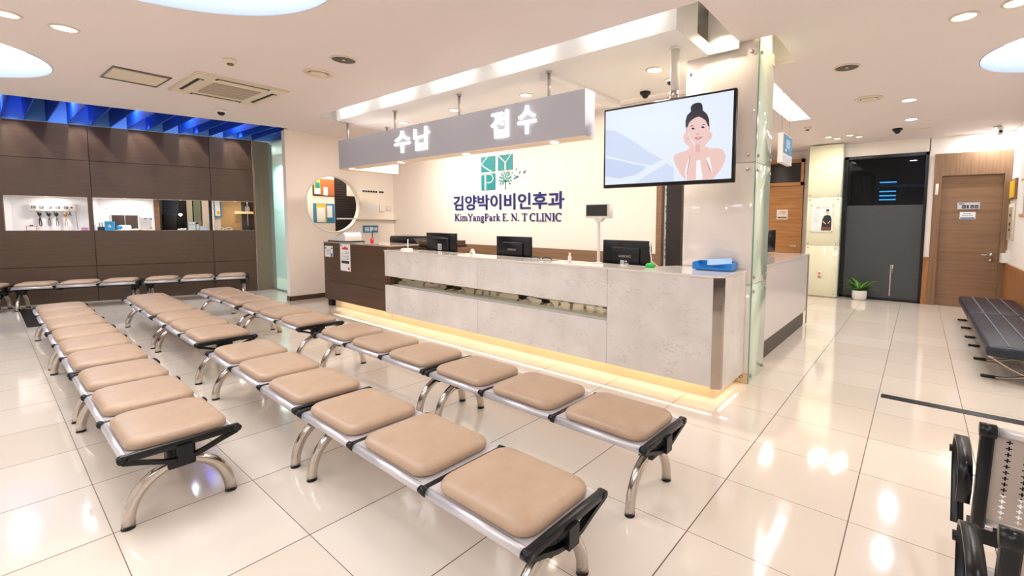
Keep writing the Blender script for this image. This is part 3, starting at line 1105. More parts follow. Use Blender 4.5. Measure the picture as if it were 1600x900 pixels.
part('slot_shelf', R(-6.3, -2.378, 3.661, 3.735, 0.535, 0.551), M_soffit, ct)
part('countertop', MB().prism([(-6.362 - ox, 3.61 - oy), (-1.33 - ox, 3.61 - oy), (-1.255 - ox, 3.66 - oy), (-1.255 - ox, 4.26 - oy), (-1.95 - ox, 4.26 - oy), (-2.1 - ox, 4.0 - oy), (-6.362 - ox, 4.0 - oy)], 2, 1.055, 1.075), M_top, ct)
part('body', R(-6.3, -1.30, 3.82, 3.95, 0.1, 1.055), M_cream, ct)
part('end_block', R(-6.36, -6.3, 3.664, 3.95, 0.13, 1.055), M_brown, ct, 'dark brown end block')
dk = thing('office_desk', 'pale office desk hidden behind the marble counter, carrying the monitors', 'desk', (-4.0, 4.3, 0))
part('desktop', MB().box(-2.0, 1.95, -0.33, 0.3, 0.72, 0.75), M_top, dk)
for xx in (-1.9, -0.02, 1.85):
    part('leg_panel', MB().box(xx, xx + 0.04, -0.3, 0.28, 0.0, 0.72), M_cream, dk)
mb = MB()
mb.box(-6.36 - ox, -1.33 - ox, 3.72 - oy, 3.735 - oy, 0.0, 0.13)
mb.box(-1.345 - ox, -1.33 - ox, 3.7351 - oy, 4.26 - oy, 0.0, 0.13)
part('kick_panel', mb, M_goldkick, ct, 'gold-toned kick panel')
part('led_strip', R(-6.34, -1.36, 3.665, 3.685, 0.128, 0.1295), M_led, ct, 'warm light strip under the front')
for k in range(6):
    light('AREA', (-7.4 + 1.13 * k, 3.672, 0.125), P_PLINTH, (1.0, 0.80, 0.54), 1.1, 0.02)
light('AREA', (-1.29, 3.95, 0.09), 0.4, (1.0, 0.80, 0.54), 0.03, 0.5)

# counter wing behind the pillar
cw_ = thing('reception_counter', 'pale counter wing with dark base behind the glass-clad pillar', 'counter', (-1.5, 6.3, 0))
mb = MB()
mb.box(0.165, 0.2, -1.2, 1.12, 0.22, 1.045)
mb.box(-0.36, 0.2, 1.085, 1.12, 0.22, 1.045)
part('front_panel', mb, mat('gloss_marble', (224, 214, 210), 0.14), cw_)
mb = MB()
mb.box(-0.2, 0.21, -1.2, 1.13, 1.045, 1.065)
mb.box(-0.36, -0.2, 0.75, 1.13, 1.045, 1.065)
part('countertop', mb, M_top, cw_)
part('edge_trim', MB().box(0.2, 0.212, 1.1, 1.132, 0.02, 1.066), M_brush, cw_)
mb = MB()
mb.box(0.14, 0.175, -1.2, 1.06, 0.0, 0.22)
mb.box(-0.36, 0.14, 1.03, 1.06, 0.0, 0.22)
part('kick_panel', mb, mat('dark_kick', (74, 62, 54), 0.4), cw_)
part('desk', MB().box(-0.36, 0.16, -0.6, 1.05, 0.72, 0.76), M_brown, cw_)

# brown cabinet at the left end of the counter
cb = thing('cabinet', 'dark brown cabinet closing the left end of the marble counter', 'cabinet', (-7.4, 3.9, 0))
mb = MB()
mb.box(-1.02, 1.036, -0.24, -0.215, 0.46, 1.13)
mb.box(-1.02, 1.036, -0.24, -0.215, 0.13, 0.455)
part('front_panel', mb, M_brown, cb)
part('body', MB().box(-1.02, 1.02, -0.215, 0.30, 0.135, 1.12), M_brown, cb)
part('top', MB().box(-1.03, 1.036, -0.245, 0.31, 1.12, 1.142), mat('cabinet_top', (186, 170, 156), 0.12, coat=0.4), cb)
part('kick_panel', MB().box(-0.77, 1.03, -0.18, -0.165, 0, 0.135), M_goldkick, cb, 'gold-toned kick panel')
part('led_strip', MB().box(-0.75, 1.03, -0.235, -0.215, 0.128, 0.1295), M_led, cb, 'warm light strip under the front')
part('foot', MB().box(-1.0, -0.86, -0.2, 0.2, 0.0, 0.135), M_blackmat, cb)
cb2 = thing('cabinet', 'brown office cabinet with black top edge behind the left end of the counter', 'cabinet', (-6.9, 4.65, 0))
part('body', MB().box(-0.75, 0.52, -0.4, 0.3, 0.0, 1.08), M_brown, cb2)
part('top', MB().box(-0.77, 0.77, -0.3, 0.32, 1.08, 1.12), mat('cabinet_black_edge', (50, 42, 38), 0.3), cb2)
part('raised_shelf', MB().box(0.46, 0.76, -0.40, 0.3, 1.12, 1.19), M_brown, cb2)

# ------------------------------------------------------------------ hanging sign over the counter
sg = thing('hanging_sign', 'long grey hanging sign box with two white lit Korean words over the counter', 'sign', (-5.1, 3.6, 2.34))
mb = MB()
mb.box(-2.53, 2.45, 0.0, 0.16, 0.012, 0.46)
mb.box(-2.53, -2.37, 0.16, 0.95, 0.012, 0.46)
part('sign_box', mb, M_sign, sg)
mb = MB()
mb.box(-2.53, 2.45, 0.0, 0.16, 0.0, 0.012)
mb.box(-2.53, -2.37, 0.16, 0.95, 0.0, 0.012)
part('underside', mb, mat('sign_underside', (244, 222, 196), 0.5), sg)
for ch, x0, x1 in (('수', -0.865, -0.495), ('납', -0.395, -0.055), ('접', 1.13, 1.40), ('수', 1.555, 1.815)):
    o = part('sign_letter', text_mb(ch, x0, x1, 0.11, 0.405, 0.025, 0.006), M_signglow, sg)
for x in (-2.25, -0.85, 0.58, 2.0):
    o = part('lamp', MB().cyl((x, 0.07, -0.004), (x, 0.07, 0.002), 0.045), M_lens_w, sg, 'small lit lamp in the underside')
for x, y in ((-2.42, 0.10), (-1.03, 0.10), (0.42, 0.10), (1.9, 0.10), (-2.45, 0.8)):
    mb = MB()
    top = 0.745 if y < 0.4 else 0.80
    mb.cyl((x, y, 0.46), (x, y, top), 0.0165, seg=14)
    mb.cyl((x, y, top - 0.012), (x, y, top + 0.004), 0.032, seg=16)
    part('hanging_rod', mb, M_brush, sg)
for x in (-2.25, -0.85, 0.58, 2.0):
    light('SPOT', (-5.1 + x, 3.67, 2.33), 3.5, WARM, 0.04, spot=120)

# ------------------------------------------------------------------ television on its ceiling pole
M_scr = mat('screen_light', (8, 8, 10), 0.25, emit=(230, 239, 254), estr=0.79)
SCR = {
    'a': ((214, 227, 251), 0.93), 'skin': ((247, 208, 200), 0.9), 'skin2': ((238, 188, 180), 0.9), 'hair': ((30, 26, 34), 0.6),
    'white': ((250, 250, 252), 0.95), 'lip': ((216, 96, 100), 0.85), 'dark': ((60, 44, 46), 0.7), 'sh': ((216, 150, 140), 0.8),
    'b': ((206, 221, 251), 0.93), 'c': ((216, 228, 252), 0.93)}
scr_m = [M_scr] + [mat('screen_' + k, (8, 8, 10), 0.25, emit=v[0], estr=v[1] * 0.8) for k, v in SCR.items()]
scr_i = {k: i + 1 for i, k in enumerate(SCR)}
PIC = [
    ('a', 'k', [(-0.630, 0.193), (-0.514, 0.167), (-0.308, 0.047), (-0.163, -0.057), (0.001, -0.148), (-0.122, -0.194), (-0.331, -0.145), (-0.496, -0.098), (-0.630, -0.062)]),
    ('b', 'k', [(-0.630, -0.087), (-0.467, -0.123), (-0.304, -0.17), (-0.173, -0.196), (-0.198, -0.234), (-0.288, -0.274), (-0.464, -0.299), (-0.63, -0.266)]),
    ('c', 'k', [(-0.3, -0.351), (-0.133, -0.277), (0.039, -0.188), (0.111, -0.231), (0.114, -0.351)]),
    ('hair', 0, [(0.261, 0.246), (0.259, 0.284), (0.277, 0.304), (0.301, 0.311), (0.33, 0.312), (0.357, 0.301), (0.367, 0.277), (0.365, 0.255), (0.37, 0.241), (0.317, 0.246)]),
    ('skin', 0, [(0.107, -0.142), (0.121, -0.115), (0.173, -0.1), (0.233, -0.087), (0.272, -0.062), (0.316, -0.062), (0.318, -0.112), (0.356, -0.116), (0.355, -0.052), (0.398, -0.074), (0.446, -0.088), (0.521, -0.096), (0.558, -0.115), (0.579, -0.153), (0.578, -0.197), (0.553, -0.257), (0.509, -0.317), (0.473, -0.351), (0.23, -0.351), (0.177, -0.289), (0.124, -0.2)]),
    ('white', 1, [(0.22, -0.27), (0.25, -0.16), (0.326, -0.185), (0.356, -0.184), (0.44, -0.16), (0.47, -0.28), (0.45, -0.351), (0.23, -0.351)]),
    ('skin2', 1, [(0.308, -0.011), (0.37, -0.017), (0.375, -0.09), (0.347, -0.118), (0.313, -0.104)]),
    ('skin2', 2, [(0.214, 0.115), (0.232, 0.118), (0.241, 0.061), (0.224, 0.068)]),
    ('skin2', 2, [(0.424, 0.105), (0.438, 0.108), (0.441, 0.074), (0.415, 0.050)]),
    ('skin', 3, [(0.236, 0.108), (0.229, 0.145), (0.245, 0.189), (0.274, 0.206), (0.313, 0.208), (0.362, 0.19), (0.401, 0.16), (0.417, 0.113), (0.416, 0.05), (0.406, 0.007), (0.383, -0.027), (0.355, -0.048), (0.325, -0.044), (0.296, -0.026), (0.265, 0.012), (0.244, 0.061)]),
    ('hair', 4, [(0.217, 0.119), (0.214, 0.166), (0.227, 0.215), (0.259, 0.242), (0.293, 0.254), (0.322, 0.254), (0.37, 0.241), (0.409, 0.204), (0.429, 0.156), (0.433, 0.102), (0.424, 0.093), (0.417, 0.113), (0.397, 0.152), (0.367, 0.175), (0.338, 0.191), (0.309, 0.188), (0.275, 0.172), (0.251, 0.152), (0.235, 0.126), (0.23, 0.108)]),
    ('hair', 4, [(0.266, 0.096), (0.285, 0.105), (0.307, 0.092), (0.286, 0.085)]),
    ('hair', 4, [(0.355, 0.098), (0.376, 0.106), (0.395, 0.094), (0.377, 0.086)]),
    ('dark', 4, [(0.252, 0.113), (0.272, 0.124), (0.306, 0.114), (0.272, 0.117)]),
    ('dark', 4, [(0.353, 0.112), (0.383, 0.122), (0.4, 0.115), (0.383, 0.115)]),
    ('sh', 4, [(0.317, 0.046), (0.332, 0.049), (0.345, 0.044), (0.333, 0.037)]),
    ('lip', 4, [(0.299, 0.016), (0.324, 0.019), (0.336, 0.014), (0.353, 0.018), (0.375, 0.017), (0.358, 0.001), (0.337, -0.004), (0.314, 0.003)]),
    ('white', 5, [(0.309, 0.013), (0.337, 0.010), (0.365, 0.013), (0.339, 0.005)]),
    ('skin', 5, [(0.272, -0.067), (0.309, -0.057), (0.317, -0.085), (0.325, -0.214), (0.325, -0.351), (0.238, -0.351), (0.241, -0.302), (0.266, -0.191), (0.273, -0.118)]),
    ('skin', 5, [(0.355, -0.061), (0.393, -0.055), (0.408, -0.093), (0.411, -0.166), (0.461, -0.287), (0.467, -0.315), (0.445, -0.351), (0.39, -0.351), (0.364, -0.217), (0.354, -0.125)]),
    ('skin', 6, [(0.2, 0.01), (0.197, 0.038), (0.205, 0.054), (0.213, 0.066), (0.219, 0.062), (0.219, 0.040), (0.224, 0.058), (0.231, 0.068), (0.237, 0.060), (0.235, 0.034), (0.244, 0.051), (0.260, 0.022), (0.27, -0.007), (0.291, -0.032), (0.306, -0.056), (0.297, -0.083), (0.272, -0.073), (0.247, -0.051), (0.216, -0.025)]),
    ('skin', 6, [(0.413, 0.06), (0.420, 0.070), (0.429, 0.064), (0.430, 0.046), (0.437, 0.060), (0.446, 0.056), (0.444, 0.036), (0.455, 0.045), (0.462, 0.019), (0.453, -0.007), (0.426, -0.032), (0.407, -0.052), (0.394, -0.074), (0.355, -0.066), (0.355, -0.047), (0.378, -0.031), (0.401, -0.002), (0.412, 0.024)]),
    ('sh', 7, [(0.222, 0.030), (0.2245, 0.030), (0.236, 0.004), (0.233, 0.003)]),
    ('sh', 7, [(0.239, 0.024), (0.2415, 0.024), (0.252, -0.004), (0.249, -0.005)]),
    ('sh', 7, [(0.432, 0.038), (0.4345, 0.038), (0.431, 0.008), (0.428, 0.008)]),
    ('sh', 7, [(0.447, 0.030), (0.4495, 0.030), (0.443, 0.002), (0.440, 0.003)]),
    ('sh', 6, [(0.236, -0.30), (0.241, -0.302), (0.264, -0.191), (0.270, -0.118), (0.262, -0.15), (0.254, -0.20)]),
    ('sh', 6, [(0.411, -0.166), (0.461, -0.287), (0.458, -0.30), (0.43, -0.235)]),
]
tv = thing('television', 'large flat television showing a woman with a hair bun, on a ceiling pole', 'television', (-1.908, 3.8, 2.234))
mb = MB()
mb.box(-0.655, 0.655, 0.0, 0.045, -0.386, 0.386, 0, 0.006, 1)
mb.box(-0.35, 0.35, 0.045, 0.075, -0.26, 0.22, 0, 0.01, 1)
part('housing', mb, M_black, tv)
mb = MB()
mb.box(-0.632, 0.632, -0.003, 0.001, -0.353, 0.366)
for k, lay, pts in PIC:
    y = -0.0032 - (0 if lay == 'k' else 0.0004 * (lay + 1))
    mb.poly([(p[0], y, p[1]) for p in pts], scr_i[k])
bmesh.ops.triangulate(mb.b, faces=[f for f in mb.b.faces if len(f.verts) > 4])
for f in mb.b.faces:
    f.smooth = False
part('screen', mb, scr_m, tv)
mb = MB()
mb.cyl((0.06, 0.09, 0.30), (0.06, 0.09, 0.90), 0.040, seg=24)
mb.cyl((0.06, 0.09, 0.84), (0.06, 0.09, 0.856), 0.055, seg=24)
part('ceiling_pole', mb, M_plastic, tv)
part('pole_clamp', MB().cyl((0.06, 0.09, 0.37), (0.06, 0.09, 0.47), 0.047, seg=24), M_brush, tv)

# ------------------------------------------------------------------ clinic logo and lettering on the back wall
YW = 5.55
lg = thing('wall_logo', 'teal logo with letters K, Y, P and a leafy tree on the back wall', 'logo', (-6.0, YW, 2.35))


def L2(x, z):
    return (x + 6.0, z - 2.35)


def stroke(mb, pts, w, y, mi=0):
    """thick polyline in the XZ plane"""
    for (x0, z0), (x1, z1) in zip(pts, pts[1:]):
        y -= 0.00006
        d = math.hypot(x1 - x0, z1 - z0)
        if d < 1e-6:
            continue
        nx, nz = -(z1 - z0) / d * w / 2, (x1 - x0) / d * w / 2
        mb.poly([(x0 + nx, y, z0 + nz), (x0 - nx, y, z0 - nz), (x1 - nx, y, z1 - nz), (x1 + nx, y, z1 + nz)], mi)


def arc(cx_, cz_, rx, rz_, a0, a1, n=14):
    return [(cx_ + rx * math.cos(math.radians(a0 + (a1 - a0) * k / n)), cz_ + rz_ * math.sin(math.radians(a0 + (a1 - a0) * k / n))) for k in range(n + 1)]


def plate(x0, x1, z0, z1, strokes):
    (a, c), (d, e) = L2(x0, z0), L2(x1, z1)
    mb = MB()
    mb.box(a, d, -0.012, 0, c, e, 0)
    for pts, w in strokes:
        stroke(mb, [(a + px * (d - a), c + pz * (e - c)) for px, pz in pts], w, -0.0135, 1)
    return mb


M_wallpaint2 = M_office
part('letter_plate', plate(-6.41, -6.045, 2.40, 2.67, [([(0.48, 1.0), (0.03, 0.52)], 0.017), ([(0.03, 0.52), (0.2, 0.36), (0.6, 0.09), (0.78, 0.0)], 0.02), ([(0.0, 1.0), (0.0, 0.0)], 0.008)]), [M_teal, M_wallpaint2], lg)
part('letter_plate', plate(-5.97, -5.612, 2.405, 2.668, [([(0.02, 1.0), (0.53, 0.48)], 0.02), ([(0.93, 1.0), (0.53, 0.48)], 0.013), ([(0.53, 0.5), (0.53, 0.0)], 0.034)]), [M_teal, M_wallpaint2], lg)
part('letter_plate', plate(-6.405, -6.043, 2.078, 2.368, [([(0.30, 0.94), (0.30, 0.0)], 0.04), ([(0.0, 0.95), (0.5, 0.95)], 0.008), ([(0.45, 0.96)] + arc(0.56, 0.70, 0.3, 0.26, 90, -90) + [(0.44, 0.45)], 0.016)]), [M_teal, M_wallpaint2], lg)
mb = MB()
cx_, cz_ = L2(-5.79, 2.215)
stroke(mb, [(cx_, cz_ - 0.135), (cx_, cz_ + 0.02)], 0.022, -0.006)
stroke(mb, [(cx_ - 0.035, cz_ - 0.135), (cx_ + 0.035, cz_ - 0.135)], 0.008, -0.006)
for a in range(-30, 211, 24):
    r = 0.05
    ca, sa = math.cos(math.radians(a)), math.sin(math.radians(a))
    stroke(mb, [(cx_, cz_ - 0.02), (cx_ + ca * r, cz_ + 0.02 + sa * r * 0.8)], 0.006, -0.006)


def leaf2(x, z, a, l=0.03, w=0.013, mi=0):
    ca, sa = math.cos(a), math.sin(a)
    pts = []
    for k in range(10):
        t = 2 * math.pi * k / 10
        px, pz = l * math.cos(t), w * math.sin(t)
        pts.append((x + px * ca - pz * sa, -0.006, z + px * sa + pz * ca))
    leaf_n[0] += 1
    mb.poly([(p[0], p[1] - 0.0006 - 0.00006 * leaf_n[0], p[2]) for p in pts], mi)


leaf_n = [0]
rnd = random.Random(4)
for ring, n in ((0.05, 6), (0.088, 10), (0.128, 13)):
    for k in range(n):
        a = 2 * math.pi * k / n + ring * 10
        if -2.2 < math.atan2(math.sin(a), math.cos(a)) < -0.95 and ring < 0.14:
            continue
        if abs(math.atan2(math.sin(a + math.pi / 2), math.cos(a + math.pi / 2))) < 0.3:
            continue
        leaf2(cx_ + ring * 1.1 * math.cos(a), cz_ + 0.025 + ring * 0.95 * math.sin(a), a + (0.7 if k % 2 else -0.5), 0.026, 0.0155)
for x, z, a, l, mi in ((-5.70, 2.365, 0.9, 0.026, 0), (-5.62, 2.345, 0.8, 0.024, 0), (-5.55, 2.29, -0.6, 0.03, 0), (-5.50, 2.272, 0.4, 0.04, 1), (-5.52, 2.40, 1.3, 0.03, 0), (-5.44, 2.345, 0.8, 0.03, 1), (-5.33, 2.345, 0.7, 0.04, 1), (-5.56, 2.25, 0.4, 0.03, 1)):
    q = L2(x, z)
    leaf2(q[0], q[1], a, l, l * 0.42, mi)
part('tree_emblem', mb, [M_teal, mat('leaf_blue', (26, 100, 150), 0.5)], lg, 'small teal tree with leaves blowing to the right')
kt = text_mb('김양박이비인후과', -7.222, -4.472, 1.722, 2.0, 0.012, 0.018, 1.0)
solo('wall_lettering', kt, M_navy, 'navy blue Korean clinic name in bold letters on the back wall', 'lettering', (0, YW, 0))

# Latin line in a serif hand
T_, t_ = 0.14, 0.07
GL = {
    'K': (0.92, [([(.18, 0), (.18, 1)], T_), ([(.02, .97), (.36, .97)], .06), ([(.02, .03), (.36, .03)], .06), ([(.76, .97), (.2, .42)], t_), ([(.36, .56), (.78, .03)], T_), ([(.6, .97), (.92, .97)], .06), ([(.62, .03), (.94, .03)], .06)]),
    'i': (0.34, [([(.17, 0), (.17, .64)], .125), ([(.02, .03), (.33, .03)], .055), ([(.04, .62), (.18, .62)], .055), ([(.17, .82), (.17, .95)], .13)]),
    'm': (1.06, [([(.17, 0), (.17, .64)], .12), ([(.54, 0), (.54, .5)], .12), ([(.9, 0), (.9, .5)], .12), (arc(.36, .45, .18, .18, 170, 0), .08), (arc(.72, .45, .18, .18, 170, 0), .08), ([(.03, .03), (.31, .03)], .055), ([(.4, .03), (.68, .03)], .055), ([(.77, .03), (1.04, .03)], .055), ([(.04, .62), (.18, .62)], .055)]),
    'Y': (0.84, [([(.1, .97), (.44, .45)], T_), ([(.76, .97), (.42, .45)], t_), ([(.43, 0), (.43, .48)], T_), ([(-.02, .97), (.28, .97)], .06), ([(.6, .97), (.88, .97)], .06), ([(.27, .03), (.59, .03)], .06)]),
    'a': (0.6, [([(.42, 0.02), (.42, .46)], .12), (arc(.26, .44, .165, .18, 0, 165), .075), (arc(.24, .18, .16, .165, 40, 320), .095), ([(.42, .05), (.56, .04)], .06), ([(.26, .36), (.42, .37)], .06)]),
    'n': (0.7, [([(.17, 0), (.17, .64)], .12), ([(.54, 0), (.54, .5)], .12), (arc(.36, .45, .18, .18, 170, 0), .08), ([(.03, .03), (.31, .03)], .055), ([(.41, .03), (.68, .03)], .055), ([(.04, .62), (.18, .62)], .055)]),
    'g': (0.6, [(arc(.27, .43, .18, .2, 0, 360, 20), .1), (arc(.28, -.13, .22, .12, 0, 360, 20), .085), ([(.14, .22), (.12, .1), (.3, .03)], .08), ([(.42, .57), (.56, .6)], .07)]),
    'P': (0.72, [([(.18, 0), (.18, 1)], T_), ([(.02, .97), (.4, .97)], .06), ([(.02, .03), (.36, .03)], .06), ([(.2, .97), (.38, .97)] + arc(.38, .72, .24, .25, 90, -90) + [(.2, .47)], .085)]),
    'r': (0.48, [([(.17, 0), (.17, .64)], .12), ([(.03, .03), (.34, .03)], .055), ([(.04, .62), (.18, .62)], .055), (arc(.34, .42, .17, .19, 170, 60), .08), ([(.40, .52), (.44, .6)], .1)]),
    'k': (0.68, [([(.17, 0), (.17, 1)], .12), ([(.03, .03), (.31, .03)], .055), ([(.03, .97), (.18, .97)], .055), ([(.54, .6), (.2, .3)], .065), ([(.28, .38), (.58, .03)], .12), ([(.42, .61), (.66, .61)], .05), ([(.46, .03), (.7, .03)], .055)]),
    'E': (0.72, [([(.18, 0), (.18, 1)], T_), ([(.02, .97), (.62, .97)], .06), ([(.02, .03), (.66, .03)], .06), ([(.2, .5), (.48, .5)], .06), ([(.6, 1), (.6, .78)], .06), ([(.64, 0), (.64, .25)], .06), ([(.48, .62), (.48, .38)], .05)]),
    'N': (0.96, [([(.16, 0), (.16, 1)], .07), ([(.78, 0), (.78, 1)], .07), ([(.16, .95), (.78, .05)], T_), ([(.0, .97), (.22, .97)], .06), ([(.64, .97), (.93, .97)], .06), ([(.02, .03), (.31, .03)], .06)]),
    'T': (0.8, [([(.4, 0), (.4, 1)], T_), ([(.04, .97), (.76, .97)], .06), ([(.06, 1), (.06, .76)], .06), ([(.74, 1), (.74, .76)], .06), ([(.24, .03), (.56, .03)], .06)]),
    'C': (0.86, [(arc(.46, .5, .38, .48, 50, 310, 24), .1), ([(.74, .98), (.74, .7)], .06), (arc(.46, .5, .36, .46, 140, 220, 12), .14)]),
    'L': (0.7, [([(.18, 0), (.18, 1)], T_), ([(.02, .97), (.36, .97)], .06), ([(.02, .03), (.64, .03)], .06), ([(.62, 0), (.62, .28)], .06)]),
    'I': (0.4, [([(.19, 0), (.19, 1)], T_), ([(.02, .97), (.36, .97)], .06), ([(.02, .03), (.36, .03)], .06)]),
    '.': (0.3, [([(.1, .0), (.1, .15)], .15)]), ' ': (0.26, []),
}
TXT = 'KimYangPark E. N. T CLINIC'
total = sum(GL[c][0] for c in TXT)
sx_ = 2.68 / total
mb = MB()
x = -7.188
for c in TXT:
    w, st = GL[c]
    for q, (pts, wd) in enumerate(st):
        stroke(mb, [(x + px * sx_, 1.524 + pz * 0.128) for px, pz in pts], wd * 0.128 * 1.8, -0.008 - 0.0017 * q)
    x += w * sx_
solo('wall_lettering', mb, M_navy, 'thin navy serif line KimYangPark E. N. T CLINIC under the Korean name', 'lettering', (0, YW, 0))

# ------------------------------------------------------------------ things on the counter


def monitor(label, x, y, w, h, zc, mark, group='monitors on the counter'):
    t = thing('computer_monitor', label, 'monitor', (x, y, 0.75), 0.0, group)
    mb = MB()
    mb.box(-w / 2, w / 2, -0.018, 0.02, zc - h / 2 - 0.75, zc + h / 2 - 0.75, 0, 0.006, 2)
    mb.box(-w * 0.3, w * 0.3, -0.04, -0.012, zc - h * 0.38 - 0.75, zc + h * 0.3 - 0.75, 0, 0.012, 2)
    part('housing', mb, M_black, t)
    part('screen', MB().box(-w / 2 + 0.015, w / 2 - 0.015, 0.0195, 0.0215, zc - h / 2 - 0.735, zc + h / 2 - 0.765), mat('lit_screen', (200, 215, 235), 0.3, emit=(190, 210, 235), estr=0.7), t)
    mb = MB()
    mb.box(-0.03, 0.03, -0.02, 0.01, 0.0, zc - 0.75)
    mb.lathe([(0, 0.002), (0.12, 0.002), (0.12, 0.012), (0.05, 0.02), (0, 0.02)])
    part('stand', mb, M_black, t)
    mb = MB()
    if mark == 'sticker':
        mb.box(-0.03, 0.055, -0.043, -0.04, zc - 0.75 - 0.07, zc - 0.75 + 0.02)
        mm = M_paper
        part('sticker', mb, mm, t, 'small pale grey sticker')
        m2_ = MB()
        for q in range(3):
            m2_.box(-0.024 + q * 0.026, -0.006 + q * 0.026, -0.0445, -0.043, zc - 0.75 - 0.062, zc - 0.75 + 0.012)
        part('printed_marks', m2_, M_greyink, t)
        part('vent_slot', MB().box(-0.21, 0.13, -0.0195, -0.0175, zc - 0.75 + h * 0.33, zc - 0.75 + h * 0.33 + 0.008), mat('vent_grey', (70, 70, 74), 0.5), t)
    else:
        o = part('brand_lettering', text_mb('SAMSUNG', -0.075, 0.075, zc - 0.75 + 0.0, zc - 0.75 + 0.026, 0.003, 0.01), M_greyplastic, t, loc=(0, -0.040, 0))
        if mark == 'both':
            mb.box(-0.05, -0.005, -0.043, -0.04, zc - 0.75 - 0.085, zc - 0.75 - 0.03)
            mb.box(0.005, 0.03, -0.043, -0.04, zc - 0.75 - 0.05, zc - 0.75 - 0.033)
            mb.box(0.005, 0.05, -0.043, -0.04, zc - 0.75 - 0.08, zc - 0.75 - 0.06)
            part('sticker', mb, M_paper, t, 'small pale stickers')
            part('seal', MB().box(-0.008, 0.012, -0.03, -0.017, zc - h / 2 - 0.75 + 0.004, zc - h / 2 - 0.75 + 0.03), M_yellow, t, 'small yellow seal')


monitor('black monitor back at the left end of the counter, with a square pale sticker', -5.66, 4.12, 0.70, 0.36, 1.155, 'sticker')
monitor('black monitor back in the middle of the counter with pale brand lettering only', -4.15, 4.12, 0.61, 0.36, 1.14, 'brand')
monitor('black monitor back nearest the pillar, with brand lettering and pale stickers', -2.47, 4.12, 0.58, 0.36, 1.14, 'both')

cd_ = thing('customer_display', 'white customer display on a tall thin pole behind the counter', 'display', (-2.70, 3.93, 1.075))
mb = MB()
mb.box(-0.16, 0.15, -0.03, 0.05, 0.475, 0.635, 0, 0.012, 2)
part('head', mb, M_plastic, cd_)
part('screen', MB().box(-0.142, 0.122, -0.033, -0.029, 0.498, 0.615), mat('display_black', (42, 40, 38), 0.25), cd_, 'dark display window')
mb = MB()
mb.cyl((0.0, 0.0, 0.0), (0.0, 0, 0.44), 0.0165, seg=16)
part('pole', mb, M_plastic, cd_)
mb = MB()
mb.prism([(-0.06, 0.476), (0.06, 0.476), (0.03, 0.44), (-0.03, 0.435)], 1, -0.02, 0.03)
part('tilt_bracket', mb, M_plastic, cd_)
part('base', MB().lathe([(0, 0), (0.05, 0), (0.05, 0.008), (0.02, 0.014), (0, 0.014)]), M_plastic, cd_)

tr = thing('paper_tray', 'bright blue paper tray on the counter beside the pillar', 'tray', (-1.50, 4.10, 1.075), math.radians(6))
mb = MB()
mb.box(-0.17, 0.17, -0.12, 0.12, 0.008, 0.014)
mb.box(-0.176, -0.17, -0.12, 0.12, 0.008, 0.075)
mb.box(0.17, 0.176, -0.12, 0.12, 0.008, 0.075)
mb.box(-0.176, 0.176, 0.115, 0.121, 0.008, 0.075)
mb.prism([(-0.176, 0.008), (0.176, 0.008), (0.176, 0.075), (0.13, 0.07), (0.10, 0.030), (-0.10, 0.030), (-0.13, 0.07), (-0.176, 0.075)], 1, -0.126, -0.12)
mb.box(-0.15, 0.15, -0.1, 0.1, 0.0, 0.008)
part('body', mb, M_tray, tr)
part('paper', MB().box(-0.14, 0.13, -0.112, 0.1, 0.015, 0.022), M_paper, tr, 'white paper sheets')
mb = MB()
tfm = Matrix.Translation((0.04, 0.04, 0.075)) @ Matrix.Rotation(math.radians(28), 4, 'X') @ Matrix.Rotation(0.2, 4, 'Z')
mb.box(-0.12, 0.10, -0.05, 0.05, -0.003, 0.003, 0, 0, 1, tfm)
part('plastic_sleeve', mb, mat('pale_blue_sleeve', (150, 190, 230), 0.2), tr, 'pale blue plastic sleeve')

gt_ = thing('green_switch', 'small green gadget with a white cable at the right end of the counter', 'switch', (-2.07, 3.9, 1.075))
part('body', MB().lathe([(0, 0), (0.045, 0), (0.048, 0.02), (0.03, 0.04), (0, 0.044)]), M_green, gt_)
mb = MB()
mb.tube([(0.0, 0.02, 0.03), (-0.01, 0.04, 0.08), (-0.03, 0.05, 0.16), (-0.03, 0.06, 0.24)], 0.006, 8)
mb.tube([(0.0, 0.02, 0.06), (0.03, 0.03, 0.04), (0.07, 0.02, 0.012)], 0.004, 8)
mb.cyl((-0.03, 0.06, 0.2), (-0.03, 0.06, 0.26), 0.014, seg=10)
part('cable', mb, M_plastic, gt_, 'white cable')

kb = thing('open_binder', 'dark open ring binder lying on the counter between the two right monitors', 'binder', (-3.45, 3.86, 1.075))
part('cover', MB().box(-0.19, 0.19, -0.1, 0.1, 0.0, 0.008), M_greyplastic, kb)
mb = MB()
for s in (-1, 1):
    mb.tube([(s * 0.09 + 0.07 * math.cos(math.pi * k / 10), 0.0, 0.008 + 0.022 * math.sin(math.pi * k / 10)) for k in range(11)], 0.006, 8)
part('ring', mb, M_ink, kb)
sd = thing('stand_holder', 'tiny white triangular stand on the counter left of the middle monitor', 'stand', (-4.66, 3.87, 1.075))
mb = MB()
mb.prism([(-0.045, 0), (0.045, 0), (0.0, 0.075)], 1, -0.02, 0.02)
part('card', mb, M_plastic, sd)
part('printed_triangle', MB().prism([(-0.02, 0.012), (0.02, 0.012), (0, 0.045)], 1, -0.0215, -0.02), M_orange, sd)
hb = thing('microphone_stand', 'white round desk stand with a thin upright at the left end of the counter', 'stand', (-6.12, 3.84, 1.075))
part('base', MB().lathe([(0, 0), (0.085, 0), (0.088, 0.012), (0.07, 0.024), (0, 0.026)]), M_plastic, hb)
part('upright', MB().cyl((0.03, 0, 0.02), (0.03, 0, 0.16), 0.007, seg=10), M_plastic, hb)
